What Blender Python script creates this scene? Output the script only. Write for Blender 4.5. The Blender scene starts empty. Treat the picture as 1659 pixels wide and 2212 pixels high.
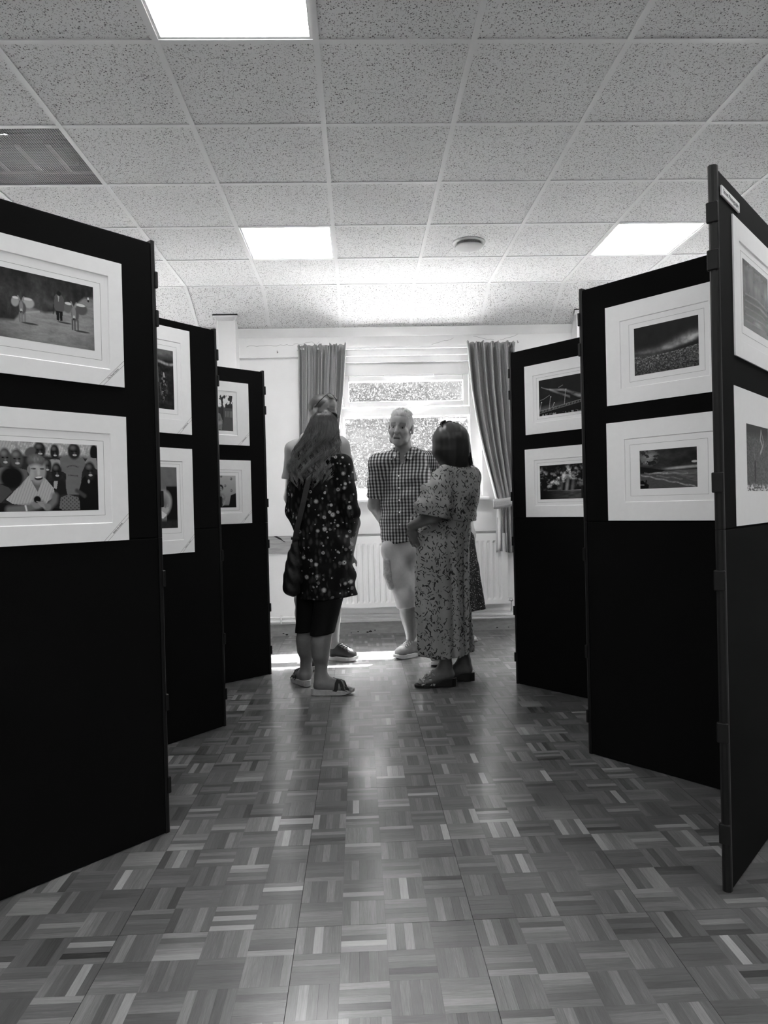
import bpy, bmesh, math, random
import numpy as np
from mathutils import Matrix, Vector

S = bpy.context.scene
COL = S.collection
rnd = random.Random(7)
nrg = np.random.default_rng(11)

# ------------------------------------------------------------------ camera
cam_d = bpy.data.cameras.new('camera')
cam = bpy.data.objects.new('camera', cam_d)
COL.objects.link(cam)
cam_d.sensor_fit = 'VERTICAL'
cam_d.sensor_height = 36.0
cam_d.lens = 36.0 * 1563.09 / 2212.0
cam_d.clip_start = 0.05
right = Vector((0.999095, -0.034988, -0.024185))
up = Vector((0.024416, 0.006200, 0.999683))
fwd = Vector((0.034827, 0.999369, -0.007049))
m = Matrix((right, up, -fwd)).transposed().to_4x4()
m.translation = Vector((0, 0, 1.085))
cam.matrix_world = m
S.camera = cam

# ------------------------------------------------------------------ sky, sun, exposure
W = bpy.data.worlds.new('sky'); S.world = W
W.use_nodes = True
nt = W.node_tree; nt.nodes.clear()
sky = nt.nodes.new('ShaderNodeTexSky'); sky.sky_type = 'NISHITA'
sky.sun_disc = False; sky.sun_elevation = math.radians(53); sky.sun_rotation = math.radians(33)
sky.air_density = 1.0; sky.dust_density = 1.5
bwn = nt.nodes.new('ShaderNodeRGBToBW')
bg = nt.nodes.new('ShaderNodeBackground'); bg.inputs['Strength'].default_value = 14.0
wo = nt.nodes.new('ShaderNodeOutputWorld')
nt.links.new(sky.outputs[0], bwn.inputs[0]); nt.links.new(bwn.outputs[0], bg.inputs['Color']); nt.links.new(bg.outputs[0], wo.inputs[0])

sun_d = bpy.data.lights.new('sun', 'SUN'); sun_d.energy = 205.0; sun_d.angle = math.radians(0.53)
sun = bpy.data.objects.new('sun', sun_d); COL.objects.link(sun)
sun.rotation_euler = Vector((-0.65, -1.0, -1.575)).to_track_quat('-Z', 'Y').to_euler()
sun.location = (4, 12, 12)

LED = 20.0                                   # radiance of the ceiling light diffusers
S.view_settings.view_transform = 'Standard'
S.view_settings.look = 'None'
S.view_settings.gamma = 1.0
S.view_settings.use_curve_mapping = False
S.view_settings.exposure = 0.10
S.cycles.max_bounces = 10
S.cycles.diffuse_bounces = 5
S.cycles.glossy_bounces = 4
S.cycles.transparent_max_bounces = 12
S.cycles.caustics_reflective = False
S.cycles.caustics_refractive = False
S.cycles.sample_clamp_indirect = 60.0
S.cycles.use_denoising = True

# ------------------------------------------------------------------ helpers
def tag(o, label=None, cat=None, group=None, kind=None):
    if label: o['label'] = label
    if cat: o['category'] = cat
    if group: o['group'] = group
    if kind: o['kind'] = kind
    return o

def empty(name, loc=(0, 0, 0), rz=0.0, parent=None):
    o = bpy.data.objects.new(name, None); COL.objects.link(o)
    o.empty_display_size = 0.05
    o.location = loc; o.rotation_euler = (0, 0, rz)
    if parent: o.parent = parent
    return o

def thing(name, label, cat, loc=(0, 0, 0), rz=0.0, group=None):
    return tag(empty(name, loc, rz), label, cat, group)

def link(name, me, parent=None, loc=(0, 0, 0), rot=(0, 0, 0)):
    o = bpy.data.objects.new(name, me); COL.objects.link(o)
    o.location = loc; o.rotation_euler = rot
    if parent: o.parent = parent
    return o

class MB:
    """collects boxes, lofts and tubes into one mesh"""
    def __init__(s): s.v = []; s.f = []
    def add(s, v, f):
        n = len(s.v); s.v += [tuple(map(float, p)) for p in v]; s.f += [tuple(i + n for i in q) for q in f]; return s
    def box(s, x0, x1, y0, y1, z0, z1):
        v = [(x, y, z) for z in (z0, z1) for y in (y0, y1) for x in (x0, x1)]
        return s.add(v, [(0, 2, 3, 1), (4, 5, 7, 6), (0, 1, 5, 4), (2, 6, 7, 3), (0, 4, 6, 2), (1, 3, 7, 5)])
    def hexa(s, p8):
        return s.add(p8, [(0, 2, 3, 1), (4, 5, 7, 6), (0, 1, 5, 4), (2, 6, 7, 3), (0, 4, 6, 2), (1, 3, 7, 5)])
    def prism(s, pts, y0, y1):                # polygon in x,z pushed along y
        n = len(pts)
        v = [(x, y0, z) for x, z in pts] + [(x, y1, z) for x, z in pts]
        return s.add(v, [tuple(range(n)), tuple(range(2 * n - 1, n - 1, -1))] + [(i, i + n, (i + 1) % n + n, (i + 1) % n) for i in range(n)])
    def prism_x(s, pts, x0, x1):              # polygon in y,z pushed along x
        n = len(pts)
        v = [(x0, y, z) for y, z in pts] + [(x1, y, z) for y, z in pts]
        return s.add(v, [tuple(range(n - 1, -1, -1)), tuple(range(n, 2 * n))] + [(i, (i + 1) % n, (i + 1) % n + n, i + n) for i in range(n)])
    def tube(s, pts, r, n=8, caps=True):
        pts = [Vector(p) for p in pts]; k = len(pts)
        rr = r if isinstance(r, (list, tuple)) else [r] * k
        base = len(s.v); ref = None
        for i, p in enumerate(pts):
            t = (pts[min(i + 1, k - 1)] - pts[max(i - 1, 0)]).normalized()
            if ref is None: ref = Vector((0, 0, 1)) if abs(t.z) < 0.9 else Vector((1, 0, 0))
            a = t.cross(ref).normalized(); b = a.cross(t).normalized(); ref = b
            for j in range(n):
                an = 2 * math.pi * j / n
                q = p + (a * math.cos(an) + b * math.sin(an)) * rr[i]
                s.v.append(tuple(q))
        for i in range(k - 1):
            for j in range(n):
                s.f.append((base + i * n + j, base + i * n + (j + 1) % n, base + (i + 1) * n + (j + 1) % n, base + (i + 1) * n + j))
        if caps:
            s.f.append(tuple(base + j for j in range(n - 1, -1, -1)))
            s.f.append(tuple(base + (k - 1) * n + j for j in range(n)))
        return s
    def lathe(s, prof, c, n=32, axis='z'):    # prof: (r, h)
        base = len(s.v); k = len(prof)
        for r, h in prof:
            for j in range(n):
                a = 2 * math.pi * j / n
                s.v.append((c[0] + r * math.cos(a), c[1] + r * math.sin(a), c[2] + h))
        for i in range(k - 1):
            for j in range(n):
                s.f.append((base + i * n + j, base + i * n + (j + 1) % n, base + (i + 1) * n + (j + 1) % n, base + (i + 1) * n + j))
        return s
    def build(s, name, mat, parent=None, smooth=False, bevel=0.0, loc=(0, 0, 0), rot=(0, 0, 0)):
        me = bpy.data.meshes.new(name); me.from_pydata(s.v, [], s.f); me.update()
        if mat: me.materials.append(mat)
        fix_normals(me)
        if smooth:
            me.polygons.foreach_set('use_smooth', [True] * len(me.polygons))
        o = link(name, me, parent, loc, rot)
        if bevel:
            b = o.modifiers.new('bevel', 'BEVEL'); b.width = bevel; b.segments = 2; b.limit_method = 'ANGLE'
        return o

def fix_normals(me):
    bm = bmesh.new(); bm.from_mesh(me)
    bmesh.ops.recalc_face_normals(bm, faces=bm.faces)
    bm.to_mesh(me); bm.free()

def box_obj(name, b, mat, parent=None, bevel=0.0, **k):
    return MB().box(*b).build(name, mat, parent, bevel=bevel, **k)

# ------------------------------------------------------------------ materials
def _n(nt, kind, **kw):
    n = nt.nodes.new(kind)
    for k, v in kw.items():
        if k in n.inputs.keys(): n.inputs[k].default_value = v
        else: setattr(n, k, v)
    return n

def g3(v): return (v, v, v, 1.0)

def mat(name, val=0.5, rough=0.6, spec=0.4, metal=0.0, noise=None, bump=None, extra=None):
    """grey principled material; noise=(scale, amount[, stretch]) varies the tone, bump=(scale, strength)"""
    M = bpy.data.materials.new(name); M.use_nodes = True
    nt = M.node_tree; P = nt.nodes['Principled BSDF']
    P.inputs['Base Color'].default_value = g3(val)
    P.inputs['Roughness'].default_value = rough
    P.inputs['Specular IOR Level'].default_value = spec
    P.inputs['Metallic'].default_value = metal
    if noise or bump:
        tc = _n(nt, 'ShaderNodeTexCoord')
        vec = tc.outputs['Object']
    if noise:
        mp = _n(nt, 'ShaderNodeMapping'); mp.inputs['Scale'].default_value = noise[2] if len(noise) > 2 else (1, 1, 1)
        nt.links.new(vec, mp.inputs['Vector'])
        nz = _n(nt, 'ShaderNodeTexNoise', Scale=noise[0], Detail=5.0, Roughness=0.6)
        nt.links.new(mp.outputs[0], nz.inputs['Vector'])
        mr = _n(nt, 'ShaderNodeMapRange')
        mr.inputs['From Min'].default_value = 0.3; mr.inputs['From Max'].default_value = 0.7
        mr.inputs['To Min'].default_value = max(0.0, val - noise[1]); mr.inputs['To Max'].default_value = val + noise[1]
        nt.links.new(nz.outputs['Fac'], mr.inputs['Value'])
        nt.links.new(mr.outputs[0], P.inputs['Base Color'])
    if bump:
        nb = _n(nt, 'ShaderNodeTexNoise', Scale=bump[0], Detail=3.0)
        nt.links.new(vec, nb.inputs['Vector'])
        bp = _n(nt, 'ShaderNodeBump', Strength=bump[1], Distance=0.002)
        nt.links.new(nb.outputs['Fac'], bp.inputs['Height']); nt.links.new(bp.outputs[0], P.inputs['Normal'])
    if extra: extra(nt, P)
    return M

def emis(name, val, strength):
    M = bpy.data.materials.new(name); M.use_nodes = True
    P = M.node_tree.nodes['Principled BSDF']
    P.inputs['Base Color'].default_value = g3(0.8)
    P.inputs['Emission Color'].default_value = g3(val); P.inputs['Emission Strength'].default_value = strength
    return M

def glass_mat(name):
    M = bpy.data.materials.new(name); M.use_nodes = True
    nt = M.node_tree; nt.nodes.clear()
    o = _n(nt, 'ShaderNodeOutputMaterial'); t = _n(nt, 'ShaderNodeBsdfTransparent'); t.inputs[0].default_value = g3(0.93)
    g = _n(nt, 'ShaderNodeBsdfGlossy'); g.inputs['Roughness'].default_value = 0.02
    fr = _n(nt, 'ShaderNodeLayerWeight'); fr.inputs['Blend'].default_value = 0.5
    fac = math_node(nt, 'MULTIPLY_ADD', math_node(nt, 'POWER', fr.outputs['Facing'], 5.0), 0.9, 0.03)
    mx = _n(nt, 'ShaderNodeMixShader')
    nt.links.new(fac, mx.inputs[0]); nt.links.new(t.outputs[0], mx.inputs[1]); nt.links.new(g.outputs[0], mx.inputs[2])
    nt.links.new(mx.outputs[0], o.inputs[0])
    return M

def math_node(nt, op, a, b=None, c=None, clamp=False):
    n = nt.nodes.new('ShaderNodeMath'); n.operation = op; n.use_clamp = clamp
    for i, x in enumerate((a, b, c)):
        if x is None: continue
        if hasattr(x, 'links') or hasattr(x, 'is_output'): nt.links.new(x, n.inputs[i])
        else: n.inputs[i].default_value = x
    return n.outputs[0]

def tile_speckle(nt, P):
    """pits of a mineral-fibre ceiling tile"""
    geo = _n(nt, 'ShaderNodeNewGeometry')
    dn = _n(nt, 'ShaderNodeTexNoise', Scale=90.0, Detail=2.0); nt.links.new(geo.outputs['Position'], dn.inputs['Vector'])
    ad = _n(nt, 'ShaderNodeMixRGB', blend_type='ADD'); ad.inputs[0].default_value = 0.012
    nt.links.new(geo.outputs['Position'], ad.inputs[1]); nt.links.new(dn.outputs['Color'], ad.inputs[2])
    tot = None
    for sc, thr, rad in ((105.0, 0.70, 0.34), (210.0, 0.66, 0.36)):
        vo = _n(nt, 'ShaderNodeTexVoronoi', Scale=sc); nt.links.new(ad.outputs[0], vo.inputs['Vector'])
        sp = _n(nt, 'ShaderNodeSeparateColor'); nt.links.new(vo.outputs['Color'], sp.inputs[0])
        a = math_node(nt, 'GREATER_THAN', sp.outputs[0], thr)
        b = math_node(nt, 'LESS_THAN', vo.outputs['Distance'], rad)
        c = math_node(nt, 'MULTIPLY', a, b)
        tot = c if tot is None else math_node(nt, 'MAXIMUM', tot, c)
    cr = _n(nt, 'ShaderNodeMixRGB'); nt.links.new(tot, cr.inputs[0])
    cr.inputs[1].default_value = g3(0.84); cr.inputs[2].default_value = g3(0.20)
    nt.links.new(cr.outputs[0], P.inputs['Base Color'])
    bp = _n(nt, 'ShaderNodeBump', Strength=0.5, Distance=0.002); bp.invert = True
    nt.links.new(tot, bp.inputs['Height']); nt.links.new(bp.outputs[0], P.inputs['Normal'])

def wood_floor(nt, P):
    at = _n(nt, 'ShaderNodeAttribute', attribute_name='tone')
    uv = _n(nt, 'ShaderNodeAttribute', attribute_name='grain')
    mp = _n(nt, 'ShaderNodeMapping'); mp.inputs['Scale'].default_value = (9.0, 150.0, 9.0)
    nt.links.new(uv.outputs['Vector'], mp.inputs['Vector'])
    nz = _n(nt, 'ShaderNodeTexNoise', Scale=1.0, Detail=6.0, Roughness=0.65, Distortion=0.4); nt.links.new(mp.outputs[0], nz.inputs['Vector'])
    mp2 = _n(nt, 'ShaderNodeMapping'); mp2.inputs['Scale'].default_value = (22.0, 900.0, 22.0)
    nt.links.new(uv.outputs['Vector'], mp2.inputs['Vector'])
    nf = _n(nt, 'ShaderNodeTexNoise', Scale=1.0, Detail=4.0, Roughness=0.7); nt.links.new(mp2.outputs[0], nf.inputs['Vector'])
    a = math_node(nt, 'MULTIPLY_ADD', nz.outputs['Fac'], 0.34, -0.17)
    b = math_node(nt, 'MULTIPLY_ADD', nf.outputs['Fac'], 0.5, -0.25)
    t = math_node(nt, 'ADD', at.outputs['Fac'], a); t = math_node(nt, 'ADD', t, b)
    ge = _n(nt, 'ShaderNodeNewGeometry')
    dirt = _n(nt, 'ShaderNodeTexNoise', Scale=2.2, Detail=6.0); nt.links.new(ge.outputs['Position'], dirt.inputs['Vector'])
    t = math_node(nt, 'ADD', t, math_node(nt, 'MULTIPLY_ADD', dirt.outputs['Fac'], 0.12, -0.06))
    cr = _n(nt, 'ShaderNodeValToRGB'); nt.links.new(t, cr.inputs[0])
    cr.color_ramp.elements[0].position = 0.0; cr.color_ramp.elements[0].color = g3(0.02)
    cr.color_ramp.elements[1].position = 1.0; cr.color_ramp.elements[1].color = g3(0.45)
    e = cr.color_ramp.elements.new(0.45); e.color = g3(0.125)
    nt.links.new(cr.outputs[0], P.inputs['Base Color'])
    rr = _n(nt, 'ShaderNodeMapRange'); rr.inputs['To Min'].default_value = 0.25; rr.inputs['To Max'].default_value = 0.42
    sm = _n(nt, 'ShaderNodeTexNoise', Scale=9.0, Detail=4.0); nt.links.new(ge.outputs['Position'], sm.inputs['Vector'])
    nt.links.new(sm.outputs['Fac'], rr.inputs['Value']); nt.links.new(rr.outputs[0], P.inputs['Roughness'])
    P.inputs['Coat Weight'].default_value = 1.0; P.inputs['Coat Roughness'].default_value = 0.17; P.inputs['Coat IOR'].default_value = 1.65
    bp = _n(nt, 'ShaderNodeBump', Strength=0.08, Distance=0.001)
    nt.links.new(nf.outputs['Fac'], bp.inputs['Height']); nt.links.new(bp.outputs[0], P.inputs['Normal'])

M = {}
M['tile'] = mat('ceiling_tile', 0.84, 0.9, 0.1, extra=tile_speckle)
M['tbar'] = mat('painted_steel', 0.84, 0.45, 0.4)
M['parquet'] = mat('parquet_wood', 0.25, 0.34, 0.5, extra=wood_floor)
M['border'] = mat('parquet_border_wood', 0.22, 0.35, 0.5, noise=(9, 0.06))
M['subfloor'] = mat('dark_joint', 0.03, 0.8, 0.1)
M['wall'] = mat('painted_wall', 0.80, 0.75, 0.25, noise=(3.0, 0.03), bump=(60, 0.15))
M['wall_plain'] = mat('painted_wall_room', 0.72, 0.8, 0.2, noise=(2.0, 0.03))
M['gloss'] = mat('white_gloss_paint', 0.78, 0.28, 0.5, noise=(5.0, 0.02))
M['upvc'] = mat('white_upvc', 0.82, 0.22, 0.5)
M['skirting'] = mat('skirting_paint', 0.30, 0.45, 0.4, noise=(14.0, 0.05, (1, 1, 3)))
M['dado'] = mat('dado_wood', 0.36, 0.5, 0.3, noise=(5.0, 0.09, (1.5, 1, 16)))
M['chip'] = mat('chipped_paint', 0.03, 0.8, 0.1)
M['glass'] = glass_mat('window_glass')
M['fabric_board'] = mat('black_board_fabric', 0.0022, 0.95, 0.12, bump=(900, 0.2))
M['black_plastic'] = mat('black_plastic', 0.006, 0.45, 0.25)
M['mount'] = mat('mount_card', 0.88, 0.9, 0.1, noise=(40, 0.012))
M['core'] = mat('mount_core', 0.92, 0.8, 0.1)
M['ink'] = mat('black_ink', 0.02, 0.7, 0.1)
M['line'] = mat('grey_ink', 0.25, 0.8, 0.1)
M['led'] = emis('led_diffuser', 1.0, LED)
M['chrome'] = mat('chrome', 0.7, 0.15, 0.5, metal=1.0)
M['dark_metal'] = mat('dark_metal', 0.05, 0.4, 0.4)

# ================================================================== ROOM
ZC = 2.852; YW = 6.23; GX = -1.318; GY = 2.757; TS = 0.6
XL, XR, YB = GX - 5 * TS, GX + 10 * TS, GY - 10 * TS
Y5 = GY + 5 * TS; ZT = 2.606

# ---- floor: mosaic parquet, squares of five fingers, sixteen squares to a tile
floor = tag(MB().box(XL, XR, YB, YW + 0.02, -0.06, -0.004).build('floor', M['subfloor']), kind='structure')
TSZ = 0.458; SQ = TSZ / 4; FW = SQ / 5
FX0, FY0 = -0.1848, 1.8768                     # one corner of the tile grid
fing = []
ri = np.random.default_rng(3)
for ix in range(-34, 40):
    x0 = FX0 + ix * SQ
    if x0 < XL or x0 + SQ > XR: continue
    for iy in range(-16, 38):
        y0 = FY0 + iy * SQ
        if y0 + SQ > YW - 0.0: continue
        if abs(x0) > 3.4: continue
        horiz = (ix + iy) % 2 == 0
        ex = 0.0007 if ix % 4 == 0 else 0.0001; ex1 = 0.0007 if ix % 4 == 3 else 0.0001
        ey = 0.0007 if iy % 4 == 0 else 0.0001; ey1 = 0.0007 if iy % 4 == 3 else 0.0001
        base = 0.44 + 0.05 * ri.standard_normal()
        for k in range(5):
            t = base + 0.085 * ri.standard_normal()
            u = ri.random()
            if u < 0.06: t += 0.26
            elif u < 0.13: t -= 0.17
            if horiz:
                b = (x0 + ex, x0 + SQ - ex1, y0 + k * FW + (ey if k == 0 else 0.00012), y0 + (k + 1) * FW - (ey1 if k == 4 else 0.00012))
            else:
                b = (x0 + k * FW + (ex if k == 0 else 0.00012), x0 + (k + 1) * FW - (ex1 if k == 4 else 0.00012), y0 + ey, y0 + SQ - ey1)
            fing.append((b, horiz, float(np.clip(t, 0.08, 0.95)), ri.normal(0, 0.0011, 2), ri.random() * 50))

def finger_mesh(name, items):
    v, f, tone, gr = [], [], [], []
    for (x0, x1, y0, y1), hz, t, (ta, tb), off in items:
        n = len(v); cx, cy = (x0 + x1) / 2, (y0 + y1) / 2
        for z in (-0.005, 0.0):
            for y in (y0, y1):
                for x in (x0, x1):
                    zz = z if z < 0 else -0.0002 + (x - cx) * ta + (y - cy) * tb
                    v.append((x, y, zz)); tone.append(t)
                    gr.append((x + off, y + off, off) if hz else (y + off, x + off, off))
        f += [(n + 4, n + 5, n + 7, n + 6), (n, n + 1, n + 5, n + 4), (n + 2, n + 6, n + 7, n + 3), (n, n + 4, n + 6, n + 2), (n + 1, n + 3, n + 7, n + 5)]
    me = bpy.data.meshes.new(name); me.from_pydata(v, [], f)
    a = me.attributes.new('tone', 'FLOAT', 'POINT'); a.data.foreach_set('value', tone)
    g = me.attributes.new('grain', 'FLOAT_VECTOR', 'POINT'); g.data.foreach_set('vector', np.array(gr, np.float32).ravel())
    me.materials.append(M['parquet']); me.update()
    return me

m = MB(); xe0, xe1 = FX0 - 28 * SQ - 0.001, FX0 + 31 * SQ + 0.001
xe0 = min(q[0][0] for q in fing); xe1 = max(q[0][1] for q in fing); ye0 = min(q[0][2] for q in fing); ye1 = max(q[0][3] for q in fing)
for b in ((XL, xe0, YB, YW), (xe1, XR, YB, YW), (xe0, xe1, YB, ye0), (xe0, xe1, ye1, YW)): m.box(*b, -0.004, -0.0002)
m.build('parquet_border', M['border'], floor)
def in_view(b):
    x, y = (b[0] + b[1]) / 2, (b[2] + b[3]) / 2
    return y > 1.47 and abs(x - 0.035 * y) < y * 0.51
near = sorted([q for q in fing if in_view(q[0])], key=lambda q: q[0][2])[:300]
ids = set(id(q) for q in near)
for q in near: link('parquet_finger', finger_mesh('parquet_finger', [q]), floor)
tag(link('parquet_fingers', finger_mesh('parquet_fingers', [q for q in fing if id(q) not in ids]), floor), kind='stuff')

# ---- ceiling: lay-in tiles on a tee grid, the last row slopes down to the wall
ceiling = tag(MB().box(XL, XR, YB, Y5 + 0.1, ZC + 0.16, ZC + 0.2).build('ceiling', M['wall_plain']), kind='structure')
HB = 0.012
tile_me = MB().box(HB * 0.4, TS - HB * 0.4, HB * 0.4, TS - HB * 0.4, 0.0035, 0.016).build('t', M['tile'])
tile_mesh = tile_me.data; bpy.data.objects.remove(tile_me); tile_mesh.name = 'ceiling_tile'
light_cells = [(i, j) for j in (-9, -5, -1, 3) for i in (-3, 1, 5)]
vent_cell = (-1, 1)
for i in range(-5, 10):
    for j in range(-10, 5):
        if (i, j) in light_cells or (i, j) == vent_cell: continue
        o = link('ceiling_tile', tile_mesh, ceiling, (GX + i * TS, GY + j * TS, ZC + rnd.uniform(-0.0006, 0.0006)))
sl_len = math.hypot(YW - 0.01 - Y5, ZC - ZT); sl_a = math.atan2(ZT - ZC, YW - 0.01 - Y5)
st = MB().box(HB * 0.4, TS - HB * 0.4, HB * 0.6, sl_len, 0.0035, 0.016).build('t', M['tile'])
st_mesh = st.data; bpy.data.objects.remove(st); st_mesh.name = 'sloping_ceiling_tile'
for i in range(-5, 10): link('sloping_ceiling_tile', st_mesh, ceiling, (GX + i * TS, Y5, ZC), (sl_a, 0, 0))
for i in range(-5, 11):
    x = GX + i * TS
    MB().box(x - HB, x + HB, YB, Y5 + 0.004, ZC - 0.0015, ZC + 0.003).build('ceiling_tee', M['tbar'], ceiling)
    MB().box(-HB, HB, 0, sl_len, -0.0015, 0.003).build('ceiling_tee', M['tbar'], ceiling, loc=(x, Y5, ZC), rot=(sl_a, 0, 0))
for j in range(-10, 6):
    y = GY + j * TS
    MB().box(XL, XR, y - HB, y + HB, ZC - 0.001, ZC + 0.003).build('ceiling_tee', M['tbar'], ceiling)

def ceiling_light(i, j, label, group=None):
    x, y = GX + i * TS, GY + j * TS
    t = thing('ceiling_light', label, 'ceiling light', (x + TS / 2, y + TS / 2, ZC), group=group)
    h = TS / 2 - HB * 0.6; d = TS / 2 - 0.024
    m = MB()
    for a, b in (((-h, h, -h, -d)), ((-h, h, d, h))), ((-h, -d, -d, d), (d, h, -d, d)):
        m.box(*a, 0.002, 0.012); m.box(*b, 0.002, 0.012)
    m.build('frame', M['tbar'], t)
    MB().box(-d, d, -d, d, 0.0045, 0.010).build('diffuser', M['led'], t)
lab = {(1, -1): 'glowing square light panel at the top edge, nearest the camera',
       (1, 3): 'glowing square light panel above the left window curtain',
       (5, 3): 'glowing square light panel above the right-hand display boards'}
for c in light_cells:
    ceiling_light(c[0], c[1], lab.get(c, 'glowing square light panel in the ceiling beyond the picture edge'), None if c in lab else 'ceiling lights beyond the picture edge')

# open mesh grille with a fan unit behind
vx, vy = GX - TS, GY + TS
vt = thing('ceiling_vent', 'dark wire mesh grille in the ceiling above the left boards', 'vent', (vx, vy, ZC))
m = MB(); pitch = 0.0115
k = 1
while k * pitch < TS:
    c = k * pitch
    m.box(c - 0.0008, c + 0.0008, 0.012, TS - 0.012, 0.0040, 0.0056)
    m.box(0.012, TS - 0.012, c - 0.0008, c + 0.0008, 0.0028, 0.0044); k += 1
tag(m.build('wire_mesh', mat('galvanised_wire', 0.5, 0.4, 0.5, metal=0.3), vt), kind='stuff')
m = MB()
for a in ((0.0, TS, 0.0, 0.012), (0.0, TS, TS - 0.012, TS), (0.0, 0.012, 0.0, TS), (TS - 0.012, TS, 0.0, TS)): m.box(*a, 0.004, 0.14)
m.box(0.0, TS, 0.0, TS, 0.13, 0.14); m.build('housing', mat('grille_housing', 0.10, 0.6, 0.3), vt)
MB().box(0.03, 0.50, 0.30, 0.50, 0.055, 0.125).build('fan_unit', mat('fan_unit_grey', 0.14, 0.5, 0.3), vt, bevel=0.006)
m = MB()
for x in (0.10, 0.27, 0.42): m.box(x, x + 0.022, 0.27, 0.56, 0.05, 0.056)
m.box(0.02, 0.56, 0.545, 0.56, 0.045, 0.052)
m.build('brace', mat('fan_brace', 0.4, 0.4, 0.4), vt)
m = MB(); m.box(0.27, 0.325, 0.050, 0.056, -0.006, -0.001); m.add([(0.325, 0.044, -0.001), (0.325, 0.062, -0.001), (0.342, 0.053, -0.001), (0.325, 0.044, -0.006), (0.325, 0.062, -0.006), (0.342, 0.053, -0.006)], [(0, 1, 2), (3, 5, 4), (0, 3, 4, 1), (1, 4, 5, 2), (2, 5, 3, 0)])
tag(m.build('latch', M['chrome'], vt), label='bright metal latch')

# round extract valve
ev = thing('air_valve', 'round white extract valve with a domed disc set in the ceiling', 'vent', (0.785, 4.87, ZC))
MB().lathe([(0.060, 0.004), (0.110, 0.004), (0.112, 0.0), (0.110, -0.006), (0.098, -0.010), (0.084, -0.007), (0.078, 0.003)], (0, 0, 0), 48).build('ring', M['upvc'], ev, smooth=True)
MB().lathe([(0.0005, -0.016), (0.07, -0.017), (0.088, -0.022), (0.094, -0.026), (0.090, -0.031), (0.07, -0.036), (0.035, -0.039), (0.0005, -0.040)], (0, 0, 0), 48).build('disc', mat('valve_disc', 0.55, 0.35, 0.4), ev, smooth=True)
MB().tube([(0, 0, 0.01), (0, 0, -0.018)], 0.012, 12).build('stem', M['upvc'], ev)
MB().lathe([(0.0005, 0.0036), (0.078, 0.0036), (0.078, 0.0034), (0.0005, 0.0034)], (0, 0, 0), 32).build('throat', M['dark_metal'], ev)

# ---- walls
def wall(name, b, mt): return tag(box_obj(name, b, mt), kind='structure')
wall('wall_front', (XL - 0.15, XR + 0.15, YB - 0.15, YB, -0.05, ZC + 0.2), M['wall_plain'])
WZ0, WZ1 = 1.165, 2.33
bays = [-2.60, 0.44, 3.48]; HWD = 0.636
m = MB(); xs = [XL - 0.15]
for c in bays: xs += [c - HWD, c + HWD]
xs.append(XR + 0.15)
for i in range(0, len(xs), 2): m.box(xs[i], xs[i + 1], YW, YW + 0.13, -0.05, ZC + 0.2)
for c in bays:
    m.box(c - HWD, c + HWD, YW, YW + 0.13, -0.05, WZ0); m.box(c - HWD, c + HWD, YW, YW + 0.13, WZ1, ZC + 0.2)
wall_back = tag(m.build('wall_back', M['wall']), kind='structure')
side_bays = []
for nm, x0, x1 in (('wall_left', XL - 0.13, XL), ('wall_right', XR, XR + 0.13)):
    m = MB(); ys = [YB]
    for c in side_bays: ys += [c - HWD, c + HWD]
    ys.append(YW + 0.13)
    for i in range(0, len(ys), 2): m.box(x0, x1, ys[i], ys[i + 1], -0.05, ZC + 0.2)
    for c in side_bays: m.box(x0, x1, c - HWD, c + HWD, -0.05, WZ0); m.box(x0, x1, c - HWD, c + HWD, WZ1, ZC + 0.2)
    tag(m.build(nm, M['wall_plain']), kind='structure')
# roof over the ceiling void, so that no daylight leaks in
tag(MB().box(XL - 0.3, XR + 0.3, YB - 0.3, YW + 0.3, ZC + 0.2, ZC + 0.35).build('ceiling_roof', M['wall_plain']), kind='structure')

tag(MB().box(XL, XR, YW - 0.022, YW, 0.0, 0.088).box(XL, XR, YW - 0.026, YW, 0.088, 0.098).build('baseboard_back', M['skirting']), kind='structure')
m = MB()
for x, z, r in ((-0.668, 0.024, 0.006), (-0.64, 0.012, 0.008), (-0.565, 0.027, 0.005), (-0.03, 0.02, 0.006), (0.05, 0.014, 0.007), (0.075, 0.02, 0.01), (0.115, 0.028, 0.005), (-0.09, 0.012, 0.004), (1.17, 0.02, 0.006), (1.27, 0.02, 0.004)):
    pts = [(x + r * (1 + 0.35 * math.sin(3.1 * a + x * 40)) * math.cos(a) * 1.5, z + r * math.sin(a) * 0.8) for a in [q * math.pi / 4 for q in range(8)]]
    m.prism(pts, YW - 0.0228, YW - 0.0221)
m.build('paint_chip', M['chip'], bpy.data.objects['baseboard_back'])
dd = tag(MB().box(XL, XR, YW - 0.018, YW, 0.712, 0.857).build('trim_1', M['dado']), kind='structure')
MB().prism([(-0.862, 0.857), (-0.835, 0.857), (-0.800, 0.838), (-0.776, 0.806), (-0.760, 0.802), (-0.792, 0.818), (-0.838, 0.842)], YW - 0.0188, YW - 0.0179).build('knot', M['chip'], dd, loc=(0.13, 0, 0))
tag(MB().box(XL, XR, YW - 0.012, YW, 0.857, 0.876).build('trim_2', M['gloss']), kind='structure')
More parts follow.
